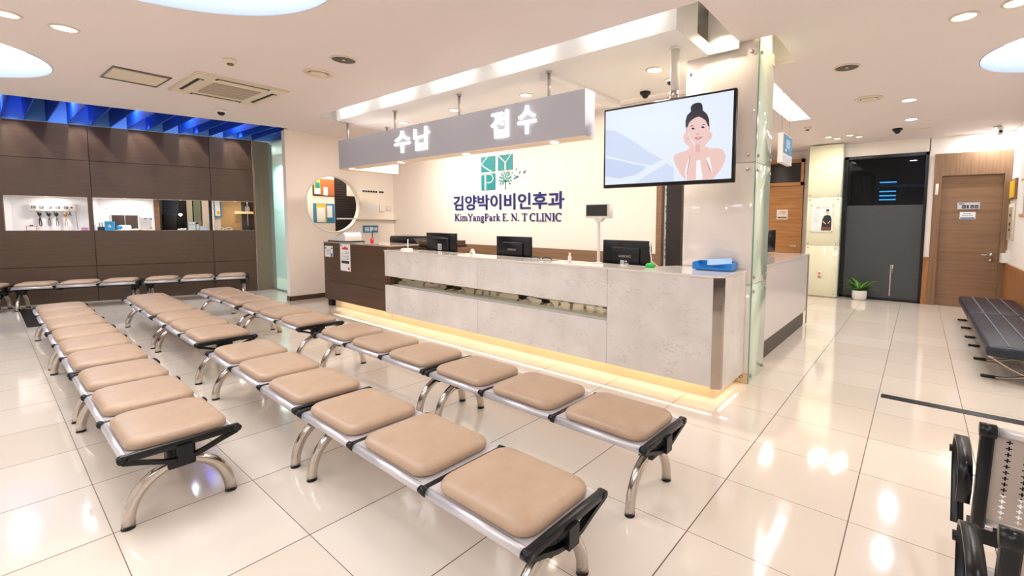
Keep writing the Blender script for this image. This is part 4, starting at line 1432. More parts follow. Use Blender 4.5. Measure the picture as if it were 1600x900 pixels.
bt = thing('small_bottle', 'small white bottle on the counter left of the customer display', 'bottle', (-3.08, 3.92, 1.075))
part('body', MB().lathe([(0, 0), (0.019, 0), (0.019, 0.05), (0.009, 0.068), (0.009, 0.072), (0, 0.072)]), M_plastic, bt)
part('cap', MB().lathe([(0, 0.072), (0.011, 0.072), (0.010, 0.095), (0, 0.096)]), M_plastic, bt)

# things on the brown cabinets
ph = thing('desk_printer', 'grey and white sloping card printer on the left end of the brown cabinet', 'printer', (-8.03, 3.86, 1.142))
mb = MB()
mb.prism([(-0.30, 0.0), (0.26, 0.0), (0.28, 0.11), (0.22, 0.165), (0.12, 0.13), (-0.06, 0.085), (-0.30, 0.045)], 1, -0.14, 0.14)
part('body', mb, M_plastic, ph)
mb = MB()
mb.prism([(-0.06, 0.088), (0.12, 0.134), (0.22, 0.170), (0.19, 0.18), (0.0, 0.135), (-0.12, 0.09)], 1, -0.11, 0.11)
part('lid', mb, M_greyplastic, ph, 'grey glossy lid')
part('base', MB().box(-0.32, 0.34, -0.16, 0.16, 0.0, 0.018), M_blackmat, ph)
pn = thing('pen_holder', 'small red pen holder with a dark pen on the brown cabinet', 'pen holder', (-7.22, 3.9, 1.142))
part('cup', MB().lathe([(0, 0), (0.026, 0), (0.03, 0.075), (0.026, 0.075), (0.022, 0.01), (0, 0.01)]), M_red, pn)
part('pen', MB().cyl((0.0, 0, 0.02), (0.02, 0.0, 0.21), 0.008, seg=8), M_ink, pn)
bp_ = thing('document_scanner', 'flat black document scanner on the back office cabinet', 'scanner', (-7.1, 4.6, 1.121))
mb = MB()
mb.box(-0.45, 0.30, -0.2, 0.2, 0.0, 0.10, 0, 0.01, 2)
mb.prism([(0.29, 0.095), (0.295, 0.095), (0.42, 0.0), (0.29, 0.0)], 1, -0.2, 0.2)
part('body', mb, M_blackmat, bp_)
part('lid', MB().box(-0.44, 0.18, -0.19, 0.19, 0.10, 0.125, 0, 0.008, 2), M_black, bp_)

# notices on the brown cabinet front
nt_ = thing('notice', 'tall white notice with a red heading and a black band on the brown cabinet', 'notice', (-7.64, 3.6585, 0.892))
part('sheet', MB().box(-0.17, 0.17, -0.004, 0, -0.225, 0.225), M_paper, nt_)
mb = MB()
mb.box(-0.10, 0.11, -0.0055, -0.004, 0.135, 0.165, 0)
mb.prism([(-0.03, 0.165), (0.05, 0.165), (0.01, 0.195)], 1, -0.0055, -0.004, 0)
mb.box(0.09, 0.14, -0.0055, -0.004, -0.20, -0.155, 0)
mb.box(-0.13, 0.13, -0.0055, -0.004, -0.10, -0.055, 1)
mb.box(-0.155, -0.12, -0.0055, -0.004, 0.19, 0.21, 1)
for k in range(6):
    mb.box(0.0 - 0.13 * (k % 2), 0.135, -0.0055, -0.004, 0.09 - 0.024 * k, 0.097 - 0.024 * k, 2)
part('print', mb, [M_red, M_ink, M_greyink], nt_)
nt2 = thing('notice', 'small square white notice with a blue corner on the left edge of the brown cabinet', 'notice', (-8.225, 3.659, 0.97))
part('sheet', MB().box(-0.145, 0.145, -0.004, 0, -0.095, 0.095), M_paper, nt2)
mb = MB()
mb.box(0.07, 0.14, -0.0055, -0.004, -0.09, -0.03, 0)
mb.box(-0.13, -0.09, -0.0055, -0.004, 0.045, 0.07, 1)
mb.box(0.09, 0.13, -0.0055, -0.004, 0.045, 0.07, 1)
for k in range(4):
    mb.box(-0.08, 0.08, -0.0055, -0.004, -0.04 + 0.025 * k, -0.033 + 0.025 * k, 2)
part('print', mb, [M_bluecard, M_ink, M_greyink], nt2)

# ------------------------------------------------------------------ on the white wall with the round opening
XW = -9.33
mb = MB()
mb.box(XW, XW + 0.12, 4.32, 5.55, 1.535, 1.56)
solo('wall_shelf', mb, M_plastic, 'thin white shelf crossing the round opening and running to the corner', 'shelf')
nb = thing('wall_notice', 'pale notice under a row of dark letters, right of the round opening', 'notice', (XW, 5.03, 1.85))
part('sheet', MB().box(0, 0.006, -0.17, 0.19, -0.17, 0.22), mat('pale_paper', (250, 240, 222), 0.6), nb)
mb = MB()
for k in range(6):
    mb.box(0.0, 0.012, -0.17 + 0.055 * k, -0.13 + 0.055 * k, 0.26, 0.295)
mb.box(0.0, 0.012, 0.19, 0.29, 0.26, 0.295)
part('heading_letters', mb, M_ink, nb)
part('corner_mark', MB().box(0.006, 0.01, -0.13, 0.14, -0.13, 0.02), M_paper, nb)
sw = thing('light_switch', 'pair of white switch plates on the wall near the back corner', 'switch', (XW, 5.42, 1.78))
part('plate', MB().box(0, 0.012, -0.06, 0.06, -0.055, 0.055, 0, 0.004, 1), M_cream, sw)
part('rocker', MB().box(0.012, 0.018, -0.03, 0.03, -0.03, 0.03), M_plastic, sw)
mb = MB()
mb.box(XW, XW + 0.01, 5.21, 5.22, 1.70, 1.86)
mb.box(XW, XW + 0.01, 5.21, 5.32, 1.70, 1.71)
solo('wall_hook', mb, M_greyplastic, 'thin grey L-shaped bracket on the wall left of the switch plates', 'bracket')
bs = thing('wall_sign', 'small teal-blue sign with white lettering on the wall below the shelf', 'sign', (-9.322, 5.0, 1.12))
part('plate', MB().box(0, 0.012, -0.16, 0.17, 0.14, 0.29), M_bluecard, bs)
mb = MB()
for k in range(3):
    mb.box(0.012, 0.016, -0.12, -0.03, 0.17 + 0.03 * k, 0.19 + 0.03 * k)
mb.box(0.012, 0.016, -0.01, 0.05, 0.165, 0.255)
for k in range(3):
    mb.box(0.012, 0.016, 0.07 + 0.03 * k, 0.09 + 0.03 * k, 0.18, 0.25)
part('print', mb, M_paper, bs)
part('backing', MB().box(-0.006, 0.0, -0.16, 0.17, 0.11, 0.29), M_plastic, bs)

# posters behind the round opening
XP = -9.92


def poster(name, label, y0, y1, z0, z1, bits, group=None):
    t = thing(name, label, 'poster', (XP, (y0 + y1) / 2, (z0 + z1) / 2), 0.0, group)
    cy_, cz2 = (y0 + y1) / 2, (z0 + z1) / 2
    for k, (nm, a, b_, c, d, m_) in enumerate(bits):
        part(nm, MB().box(0.0, 0.006 + 0.003 * k, a - cy_, b_ - cy_, c - cz2, d - cz2), m_, t)


poster('poster', 'upper orange-brown poster with yellow and teal patches inside the round opening', 4.13, 4.56, 2.01, 2.37,
       [('board', 4.13, 4.56, 2.01, 2.37, M_brown), ('brown_panel', 4.29, 4.56, 2.03, 2.37, mat('rust_panel', (178, 104, 62), 0.5)), ('yellow_panel', 4.16, 4.28, 2.05, 2.35, M_yellow),
        ('teal_patch', 4.18, 4.27, 2.17, 2.29, M_teal), ('pale_patch', 4.165, 4.275, 2.05, 2.16, M_paper), ('white_patch', 4.34, 4.42, 2.03, 2.20, M_paper)])
poster('poster', 'lower blue and yellow poster with a white sheet inside the round opening', 4.13, 4.55, 1.46, 1.86,
       [('board', 4.13, 4.55, 1.46, 1.86, M_bluecard), ('yellow_panel', 4.19, 4.38, 1.47, 1.85, M_yellow), ('white_sheet', 4.20, 4.355, 1.48, 1.78, M_paper),
        ('pale_sheet', 4.40, 4.50, 1.57, 1.82, M_paper)])

# printed glass strip and dark roll beside the logo wall
gs = thing('printed_strip', 'narrow pale glass strip with grey printed shapes right of the logo wall', 'glass strip', (-2.705, 5.58, 0))
part('pane', MB().box(-0.057, 0.057, 0.0, 0.02, 0.3, 2.75), mat('pale_strip', (224, 232, 234), 0.2), gs)
mb = MB()
rnd = random.Random(9)
for k in range(24):
    z = 0.9 + 0.075 * k
    a = rnd.uniform(-0.05, 0.0)
    if k % 3 == 2:
        for q in (-0.028, 0.024):
            mb.prism([(q + 0.02 * math.cos(t * math.pi / 4), z + 0.026 * math.sin(t * math.pi / 4)) for t in range(8)], 1, -0.002, 0.0)
    else:
        mb.prism([(a, z), (a + rnd.uniform(.04, .07), z - 0.012), (a + rnd.uniform(.04, .06), z + 0.03), (a + 0.005, z + 0.04)], 1, -0.002, 0.0)
part('printed_shapes', mb, M_greyink, gs)
bd = thing('dark_shutter', 'tall dark brown folded shutter between the logo wall and the pillar', 'shutter', (-2.56, 5.43, 0))
mb = MB()
mb.box(-0.10, 0.02, 0.0, 0.06, 0.0, 2.75)
mb.box(0.025, 0.12, -0.02, 0.06, 0.0, 2.75)
part('leaf', mb, mat('dark_shutter_paint', (38, 30, 28), 0.4), bd)

# ------------------------------------------------------------------ right-hand corridor details
pt = thing('potted_plant', 'green spiky-leaved plant in a white pot in front of the dark window', 'plant', (-0.90, 10.62, 0))
part('pot', MB().lathe([(0, 0), (0.10, 0), (0.125, 0.03), (0.135, 0.12), (0.13, 0.19), (0.118, 0.19), (0.115, 0.17), (0, 0.17)]), M_pot, pt)
part('soil', MB().lathe([(0, 0.175), (0.113, 0.172), (0.11, 0.16)]), M_soil, pt)
mb = MB()
rnd = random.Random(2)
for k in range(54):
    a = rnd.uniform(0, 2 * math.pi)
    l = rnd.uniform(0.20, 0.40)
    rise = rnd.uniform(0.4, 1.25)
    sd_ = Vector((-math.sin(a), math.cos(a), 0))
    prev = None
    for q in range(6):
        t = q / 5
        r = 0.01 + l * t * math.cos(rise * (1 - 0.55 * t))
        z = 0.18 + l * (math.sin(rise) * t * 1.15 - 0.42 * t * t)
        wv = 0.019 * math.sin(math.pi * min(0.12 + t * 0.88, 1.0)) + 0.0006
        c = Vector((r * math.cos(a), r * math.sin(a), z))
        cur = (c - sd_ * wv, c + sd_ * wv)
        if prev:
            mb.poly([prev[0], prev[1], cur[1], cur[0]])
        prev = cur
part('leaves', mb, M_leaf, pt)

ps = thing('framed_poster', 'framed poster of a man in a dark sweater on the cream glass pillar', 'poster', (-1.625, 10.5, 1.635))
part('glass_frame', MB().box(-0.215, 0.215, -0.018, -0.006, -0.285, 0.285), mat('pale_frame', (226, 232, 222), 0.2), ps)
part('sheet', MB().box(-0.18, 0.19, -0.022, -0.018, -0.25, 0.26), M_paper, ps)
mb = MB()
mb.prism([(0.0, -0.25), (0.02, -0.02), (0.05, 0.05), (0.09, 0.065), (0.11, 0.04), (0.13, 0.065), (0.165, 0.05), (0.187, -0.02), (0.185, -0.2), (0.18, -0.25)], 1, -0.024, -0.022, 0)
mb.prism([(0.01, -0.25), (0.01, -0.18), (0.175, -0.18), (0.175, -0.25)], 1, -0.0245, -0.022, 2)
mb.prism([(0.11 + 0.032 * math.cos(t * math.pi / 6), 0.125 + 0.045 * math.sin(t * math.pi / 6)) for t in range(12)], 1, -0.024, -0.022, 1)
mb.prism([(0.095, 0.05), (0.125, 0.05), (0.122, 0.09), (0.098, 0.09)], 1, -0.0235, -0.022, 1)
mb.prism([(0.078, 0.145), (0.142, 0.145), (0.135, 0.178), (0.11, 0.19), (0.085, 0.178)], 1, -0.0245, -0.022, 0)
mb.prism([(0.03, -0.05), (0.09, -0.11), (0.085, -0.125), (0.03, -0.08)], 1, -0.0248, -0.022, 1)
mb.prism([(0.155, -0.05), (0.12, -0.10), (0.125, -0.115), (0.165, -0.07)], 1, -0.0248, -0.022, 1)
mb.box(-0.10, -0.03, -0.0235, -0.022, 0.20, 0.235, 3)
mb.box(0.0, 0.15, -0.0235, -0.022, 0.205, 0.222, 3)
for k in range(5):
    mb.box(-0.15, -0.05, -0.0235, -0.022, 0.12 - 0.05 * k, 0.13 - 0.05 * k, 3)
part('printed_man', mb, [M_ink, mat('printed_skin', (232, 190, 160), 0.6), mat('printed_trousers', (120, 70, 40), 0.6), mat('printed_pink', (232, 180, 180), 0.6)], ps)
for x in (-0.2, 0.2):
    for z in (-0.27, 0.27):
        part('screw', MB().cyl((x, -0.018, z), (x, -0.026, z), 0.012, seg=8), M_brush, ps)
so = thing('power_socket', 'cream double power socket low on the cream glass pillar', 'socket', (-1.615, 10.5, 0.46))
part('plate', MB().box(-0.045, 0.045, -0.022, 0, -0.075, 0.075, 0, 0.005, 1), M_plastic, so)
mb = MB()
for z in (-0.035, 0.035):
    mb.cyl((0, -0.0235, z), (0, -0.021, z), 0.026, seg=14)
part('outlet', mb, M_orange, so)

dsn = thing('door_plate', 'silver nameplate with dark characters on the brown wooden door', 'sign', (0.70, 10.86, 1.865))
part('plate', MB().box(-0.155, 0.155, -0.012, 0, -0.06, 0.06), mat('silver_plate', (200, 204, 212), 0.35, 0.3), dsn)
mb = MB()
for k, (a, c) in enumerate(((-0.09, 0.055), (-0.025, 0.03), (0.025, 0.05), (0.085, 0.05))):
    mb.box(a, a + c, -0.0145, -0.012, -0.045, 0.015, 0)
    mb.box(a + 0.012, a + c - 0.012, -0.0148, -0.0144, -0.03, -0.01, 1)
mb.box(-0.14, -0.06, -0.0145, -0.012, 0.03, 0.045, 0)
part('print', mb, [M_ink, M_greyink], dsn)
dsp = thing('door_notice', 'small white notice with a blue band under the door nameplate', 'notice', (0.695, 10.86, 1.69))
part('sheet', MB().box(-0.11, 0.11, -0.006, 0, -0.065, 0.065), M_paper, dsp)
mb = MB()
mb.box(-0.10, 0.10, -0.008, -0.006, -0.058, -0.032, 0)
mb.box(-0.06, 0.05, -0.008, -0.006, 0.03, 0.042, 1)
mb.box(-0.08, 0.07, -0.008, -0.006, 0.0, 0.01, 1)
part('print', mb, [mat('print_blue', (90, 120, 190), 0.6), M_greyink], dsp)
solo('door_sensor', MB().box(0.205, 0.25, 10.765, 10.79, 2.07, 2.28, 0, 0.006, 1), M_plastic, 'slim white sensor on the left post of the brown door frame', 'sensor')
dn2 = thing('door_notice', 'pale notice with a brown lower band on the honey-coloured door', 'notice', (-2.56, 11.24, 1.73))
part('sheet', MB().box(-0.12, 0.12, -0.006, 0, -0.115, 0.115), M_paper, dn2)
mb = MB()
mb.box(-0.10, 0.10, -0.008, -0.006, -0.09, -0.05, 0)
mb.prism([(-0.05, 0.02), (0.06, 0.0), (0.09, 0.08), (-0.02, 0.09)], 1, -0.008, -0.006, 1)
part('print', mb, [mat('print_brown', (170, 110, 80), 0.6), mat('print_peach', (240, 200, 170), 0.6)], dn2)
om = thing('computer_monitor', 'black monitor edge showing beside the pillar, before the honey-coloured door', 'monitor', (-1.75, 6.75, 0.765), math.radians(75))
part('housing', MB().box(-0.25, 0.25, -0.02, 0.02, 0.34, 0.66, 0, 0.006, 1), M_black, om)
part('stand', MB().box(-0.04, 0.04, -0.02, 0.02, 0.0, 0.44), M_black, om)
part('base', MB().box(-0.12, 0.12, -0.09, 0.09, 0.0, 0.015), M_black, om)

XR = 1.25
yb = thing('yellow_box', 'yellow box in a wooden frame high on the right wall beside the door', 'box', (XR, 10.45, 2.12))
part('frame', MB().box(-0.03, 0, -0.28, 0.28, -0.17, 0.17), M_oak, yb)
part('face', MB().box(-0.04, -0.03, -0.23, 0.23, -0.14, 0.14), M_yellow, yb)
ip = thing('intercom_panel', 'tall beige control panel on the right wall under the yellow box', 'panel', (XR, 10.48, 1.57))
part('plate', MB().box(-0.025, 0, -0.27, 0.27, -0.31, 0.31, 0, 0.006, 1), M_cream, ip)
part('inset', MB().box(-0.03, -0.025, -0.17, 0.17, -0.27, 0.25), mat('inset_beige', (188, 170, 146), 0.5), ip)
mb = MB()
for z in (0.12, -0.03, -0.13):
    mb.box(-0.034, -0.03, -0.06, 0.06, z - 0.02, z + 0.02)
part('button', mb, M_ink, ip)
lb = thing('leaflet_holder', 'small white leaflet holder on the right wall just above the wainscot', 'holder', (XR, 10.7, 0.87))
part('pocket', MB().box(-0.09, 0, -0.16, 0.12, 0, 0.16), M_plastic, lb)
part('backing', MB().box(-0.02, 0, -0.16, 0.12, 0.16, 0.21), M_plastic, lb)
hf = thing('framed_notice', 'dark-edged hanging frame on the right wall cut by the picture edge', 'frame', (XR, 9.6, 1.95))
part('frame', MB().box(-0.02, 0, -0.2, 0.16, -0.3, 0.28), mat('frame_wood', (200, 170, 140), 0.5), hf)
part('picture', MB().box(-0.024, -0.02, -0.17, 0.13, -0.26, 0.24), M_paper, hf)

bl = thing('blade_sign', 'small blue and white blade sign hanging in the corridor right of the pillar', 'sign', (-1.42, 6.25, 2.27))
part('panel', MB().box(-0.03, 0.03, -0.25, 0.25, 0.0, 0.36), M_plastic, bl)
mb = MB()
mb.box(0.03, 0.033, -0.23, 0.24, 0.12, 0.35, 0)
mb.box(0.033, 0.035, -0.1, 0.10, 0.19, 0.30, 1)
mb.box(0.033, 0.035, -0.14, -0.06, 0.15, 0.175, 2)
mb.box(0.03, 0.033, -0.2, 0.2, 0.02, 0.09, 3)
part('print', mb, [M_bluecard, mat('sign_pale_blue', (150, 190, 215), 0.5), M_paper, mat('sign_pale', (206, 214, 228), 0.5)], bl)
for y in (-0.2, 0.2):
    part('hanging_wire', MB().cyl((0, y, 0.36), (0, y, 0.87), 0.005, seg=8), M_brush, bl)

# shelf with blue light strips in the dark room behind the window
ls = thing('lit_shelf', 'rack of blue light strips glowing behind the dark window', 'light', (-0.67, 11.75, 1.9))
part('rack', MB().box(-0.26, 0.26, 0.0, 0.3, -0.1, 0.42), M_black, ls)
for z in (0.15, 0.235, 0.325, 0.52):
    part('light_strip', MB().box(-0.24, 0.24, -0.02, 0.0, z - 0.012, z + 0.012), M_ledblue, ls)
solo('room_panel', MB().box(-1.22, -0.7, 11.3, 11.34, 1.0, 2.55), mat('room_panel_grey', (84, 96, 104), 0.5), 'grey partition standing behind the left half of the dark window', 'partition')

# ------------------------------------------------------------------ ceiling fittings


def downlight(label, x, y, warm, z=CEIL, r=0.075, power=None, spot=True, group=None):
    t = thing('ceiling_downlight', label, 'downlight', (x, y, z), 0.0, group)
    part('trim_ring', MB().lathe([(r, 0.0), (r + 0.022, 0.0), (r + 0.022, -0.006), (r + 0.004, -0.011), (r, -0.004), (r, 0.0)]), M_cream if warm else M_plastic, t)
    part('lens', MB().lathe([(0, -0.0045), (r, -0.0045), (r, -0.001), (0, -0.001)]), M_lens_w if warm else M_lens_c, t)
    if spot:
        light('AREA', (x, y, z - 0.012), (P_WARM if warm else P_COOL) if power is None else power, WARM if warm else COOL, r * 2)
    return t


downlight('warm ceiling downlight near the left edge, in front of the left dome', -5.99, 0.22, True)
downlight('warm ceiling downlight at upper left, between the two domes', -6.01, 0.54, True)
downlight('warm ceiling downlight at the upper right, farther from the corner', 0.20, 4.76, True)
downlight('warm ceiling downlight in the upper right corner of the picture', 0.50, 4.69, True)
downlight('cool white downlight, nearer of the pair before the corridor camera', -0.19, 7.45, False, power=24)
downlight('cool white downlight, farther of the pair before the corridor camera', -0.18, 8.80, False, power=24)
downlight('cool white downlight over the wooden door', 0.93, 10.6, False, power=34)
downlight('warm downlight over the counter, left of three behind the hanging sign', -5.58 - 1.4, 4.36, True, r=0.07, power=P_OFFICE * 1.7)
downlight('warm downlight over the counter, middle of three behind the hanging sign', -5.58, 4.32, True, r=0.07, power=P_OFFICE * 0.6)
downlight('warm downlight over the counter, right of three behind the hanging sign', -4.16, 4.36, True, r=0.07, power=P_OFFICE * 0.65)
downlight('white downlight in the lowered ceiling beside the television pole', -2.27, 4.30, True, z=3.09, r=0.075, power=P_OFFICE)
for k, (x, y) in enumerate(((-1.45, 9.70), (-1.33, 9.95), (-1.10, 9.72), (-0.98, 9.97))):
    downlight(('small warm downlight before the cream pillar, left pair, nearer lamp', 'small warm downlight before the cream pillar, left pair, farther lamp',
               'small warm downlight before the cream pillar, right pair, nearer lamp', 'small warm downlight before the cream pillar, right pair, farther lamp')[k], x, y, True, r=0.05, power=6)
# unseen fill downlights, added above and behind the viewer to brighten the room
for k, (x, y) in enumerate(((-2.3, -1.9), (-5.8, -2.0), (-8.9, -2.4), (0.9, -0.6), (0.9, 1.6))):
    downlight('cool white fill downlight added unseen outside the picture, %s' % ('behind the viewer to the left', 'over the left end of the rows', 'in the far left rear corner', 'to the right of the viewer', 'above the perforated chairs')[k], x, y, False, power=24)

# dome recesses
for (x, y, r), lab in zip(DOMES, ('round lit ceiling dome at the left edge of the picture', 'large round lit ceiling dome at the top of the picture',
                                  'round lit ceiling dome at the right edge of the picture', 'round lit ceiling dome added unseen behind the viewer as fill light')):
    t = thing('dome_light', lab, 'ceiling light', (x, y, CEIL))
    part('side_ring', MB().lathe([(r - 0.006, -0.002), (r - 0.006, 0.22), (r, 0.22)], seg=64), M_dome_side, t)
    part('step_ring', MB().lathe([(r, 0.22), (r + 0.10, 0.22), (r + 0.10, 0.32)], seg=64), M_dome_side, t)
    part('diffuser', MB().lathe([(0, 0.40), (r * 0.5, 0.39), (r * 0.85, 0.36), (r + 0.1, 0.32)], seg=64), M_dome_top, t)

ac = thing('air_conditioner', 'square cream ceiling cassette air conditioner with a brown grille', 'air conditioner', (-7.10, 2.01, CEIL), math.radians(1))
mb = MB()
mb.box(-0.60, 0.60, -0.47, 0.47, -0.012, 0.0, 0, 0.004, 1)
mb.prism([(-0.585, -0.455), (0.585, -0.455), (0.585, 0.455), (-0.585, 0.455)], 2, -0.022, -0.012)
part('fascia', mb, M_cream, ac)
mb = MB()
mb.box(-0.31, 0.31, -0.24, 0.24, -0.030, -0.022, 0)
for k in range(3):
    mb.box(-0.155 + 0.155 * k - 0.002, -0.155 + 0.155 * k + 0.002, -0.24, 0.24, -0.032, -0.03, 1)
part('intake_grille', mb, [M_grille, M_cream], ac, 'brownish square intake grille')
for a, c, d, e in ((-0.36, 0.36, -0.41, -0.345), (-0.36, 0.36, 0.345, 0.41), (-0.53, -0.45, -0.27, 0.27), (0.45, 0.53, -0.27, 0.27)):
    mb = MB()
    mb.box(a, c, d, e, -0.026, -0.022, 0)
    if c - a > e - d:
        mb.box(a + 0.02, c - 0.02, d + 0.03, d + 0.058, -0.034, -0.026, 1)
    else:
        mb.box(a + 0.03, a + 0.058, d + 0.02, e - 0.02, -0.034, -0.026, 1)
    part('air_outlet', mb, [M_blackmat, M_cream], ac, 'dark air slot with a cream flap')
vn = thing('ceiling_vent', 'flat rectangular ceiling vent with dark metal ends left of the air conditioner', 'vent', (-7.36, 1.195, CEIL), math.radians(2))
mb = MB()
mb.box(-0.33, 0.33, -0.245, -0.235, -0.010, 0)
mb.box(-0.33, 0.33, 0.235, 0.245, -0.010, 0)
mb.box(-0.33, -0.32, -0.245, 0.245, -0.010, 0)
mb.box(0.32, 0.33, -0.245, 0.245, -0.010, 0)
part('frame', mb, mat('vent_metal', (120, 116, 112), 0.4, 0.5), vn)
part('panel', MB().box(-0.26, 0.26, -0.225, 0.225, -0.010, 0.0), M_cream, vn)
for s in (-1, 1):
    mb = MB()
    mb.box(min(s * 0.26, s * 0.32), max(s * 0.26, s * 0.32), -0.235, 0.235, -0.004, 0, 0)
    mb.box(s * 0.29 - 0.006, s * 0.29 + 0.006, -0.235, 0.235, -0.009, 0, 1)
    part('slot', mb, [M_blackmat, mat('vent_metal', ()) if False else MATS['vent_metal']], vn)


def round_vent(label, x, y, r):
    t = thing('round_vent', label, 'vent', (x, y, CEIL))
    part('outer_ring', MB().lathe([(r * 0.62, 0), (r, 0), (r, -0.006), (r * 0.86, -0.02), (r * 0.78, -0.012), (r * 0.62, -0.004)]), M_cream, t)
    part('gap', MB().lathe([(0, -0.002), (r * 0.8, -0.002), (r * 0.8, 0)]), M_darkgrille, t)
    part('centre_disc', MB().lathe([(0, -0.026), (r * 0.52, -0.024), (r * 0.58, -0.016), (r * 0.56, -0.006), (0, -0.004)]), M_cream, t)


def speaker(label, x, y, r):
    t = thing('ceiling_speaker', label, 'speaker', (x, y, CEIL))
    part('rim', MB().lathe([(r * 0.86, 0), (r, 0), (r, -0.007), (r * 0.9, -0.012), (r * 0.86, -0.006)]), M_cream, t)
    part('grille', MB().lathe([(0, -0.007), (r * 0.86, -0.005), (r * 0.86, 0)]), M_darkgrille, t)
    part('badge', MB().lathe([(0, -0.010), (0.014, -0.009), (0.014, -0.006)]), M_plastic, t)


def smoke(label, x, y, r):
    t = thing('smoke_detector', label, 'smoke detector', (x, y, CEIL))
    part('base', MB().lathe([(0, 0), (r, 0), (r, -0.012), (r * 0.85, -0.03), (r * 0.55, -0.042), (0, -0.042)]), M_cream, t)
    part('sensor', MB().lathe([(0, -0.042), (r * 0.5, -0.042), (r * 0.46, -0.058), (0, -0.062)]), mat('sensor_dark', (116, 100, 80), 0.4), t)


def dome_camera(label, x, y, r, z, body, group=None):
    t = thing('dome_camera', label, 'security camera', (x, y, z))
    part('base', MB().lathe([(0, 0), (r, 0), (r, -r * 0.3), (r * 0.82, -r * 0.55), (0, -r * 0.55)]), body, t)
    part('dome', MB().lathe([(r * 0.66, -r * 0.5)] + [(r * 0.64 * math.cos(math.radians(a)), -r * 0.55 - r * 0.64 * math.sin(math.radians(a))) for a in range(0, 91, 15)]), M_black, t, 'black glossy dome')


round_vent('round cream ceiling vent with a raised disc, left of the dark round speaker', -5.46, 2.38, 0.16)
round_vent('round cream ceiling vent in the right corridor ceiling', -0.61, 7.08, 0.16)
speaker('round dark ceiling speaker near the middle of the ceiling', -4.80, 2.34, 0.125)
speaker('round grey ceiling speaker right of the glass-clad pillar', -0.69, 5.56, 0.125)
smoke('cream smoke detector above the air conditioner', -5.76, 1.65, 0.06)
smoke('cream smoke detector near the corridor light slot', -1.6, 8.55, 0.06)
dome_camera('white and black dome camera in front of the blue ceiling strip', -8.45, 2.28, 0.075, CEIL, M_plastic)
dome_camera('black dome camera in the corridor ceiling', -0.38, 9.53, 0.075, CEIL, M_black)
dome_camera('black dome camera over the office, left of the television pole', -2.74, 4.95, 0.065, 3.09, M_black)
dome_camera('white dome camera half hidden by the television pole', -2.28, 4.68, 0.055, 3.09, M_plastic)
bc = thing('bullet_camera', 'white wall camera under the ceiling above the wooden door', 'security camera', (0.95, 10.2, CEIL))
part('bracket', MB().box(-0.05, 0.05, -0.02, 0.02, -0.025, 0, 0, 0.004, 1), M_plastic, bc)
part('body', MB().box(0.01, 0.075, -0.06, 0.06, -0.15, -0.02, 0, 0.012, 2), M_plastic, bc)
part('lens', MB().cyl((0.04, -0.06, -0.1), (0.04, -0.068, -0.1), 0.022, seg=14), M_black, bc)
mb = MB()
mb.box(-0.13, 0.13, -0.035, 0.035, -0.004, 0.0)
solo('slot_vent', mb, M_cream, 'thin slot vent beside the black corridor camera', 'vent', (-0.06, 9.75, CEIL))

# blue baffles over the dark wall and their spotlights
for k, s in enumerate((-1.6, -1.2, -0.8, -0.4, 0.0, 0.235, 0.488, 0.746, 0.999, 1.265, 1.525, 1.752, 2.012, 2.245, 2.467, 2.695, 2.931, 3.152, 3.381, 3.62)):
    if s < 0:
        continue
    q = W(s, 0.0)
    y = q[1]
    xe = -9.93 + (y - 0.0) * 0.2308
    mb = MB()
    mb.box(0.0, xe + 0.02 - q[0], -0.008, 0.008, 0.0, 0.44)
    nth = ('first', 'second', 'third', 'fourth', 'fifth', 'sixth', 'seventh', 'eighth', 'ninth', 'tenth', 'eleventh', 'twelfth', 'thirteenth', 'fourteenth', 'fifteenth', 'sixteenth')[k - 4]
    solo('ceiling_baffle', mb, M_bluepaint, 'blue ceiling baffle above the dark wall, %s from the left' % nth, 'baffle', (q[0], q[1], 3.175), 0.0, 'blue baffles above the dark wall')
for s in (-0.6, 0.36, 1.13, 1.88, 2.58, 3.27):
    q = W(s, -0.26)
    light('SPOT', (q[0], q[1], 3.55), P_SCALLOP, (1.0, 0.97, 0.92), 0.03, spot=66, blend=0.35)
    q2 = W(s, -0.9)
    light('AREA', (q2[0], q2[1], 3.6), 24, (0.8, 0.9, 1.0), 0.12)

# ------------------------------------------------------------------ inside the strip opening of the dark wall


def niche(name, label, cat, s, off, z, rz=0.0, group=None):
    q = W(s, off, z)
    return thing(name, label, cat, q, DR + rz, group)


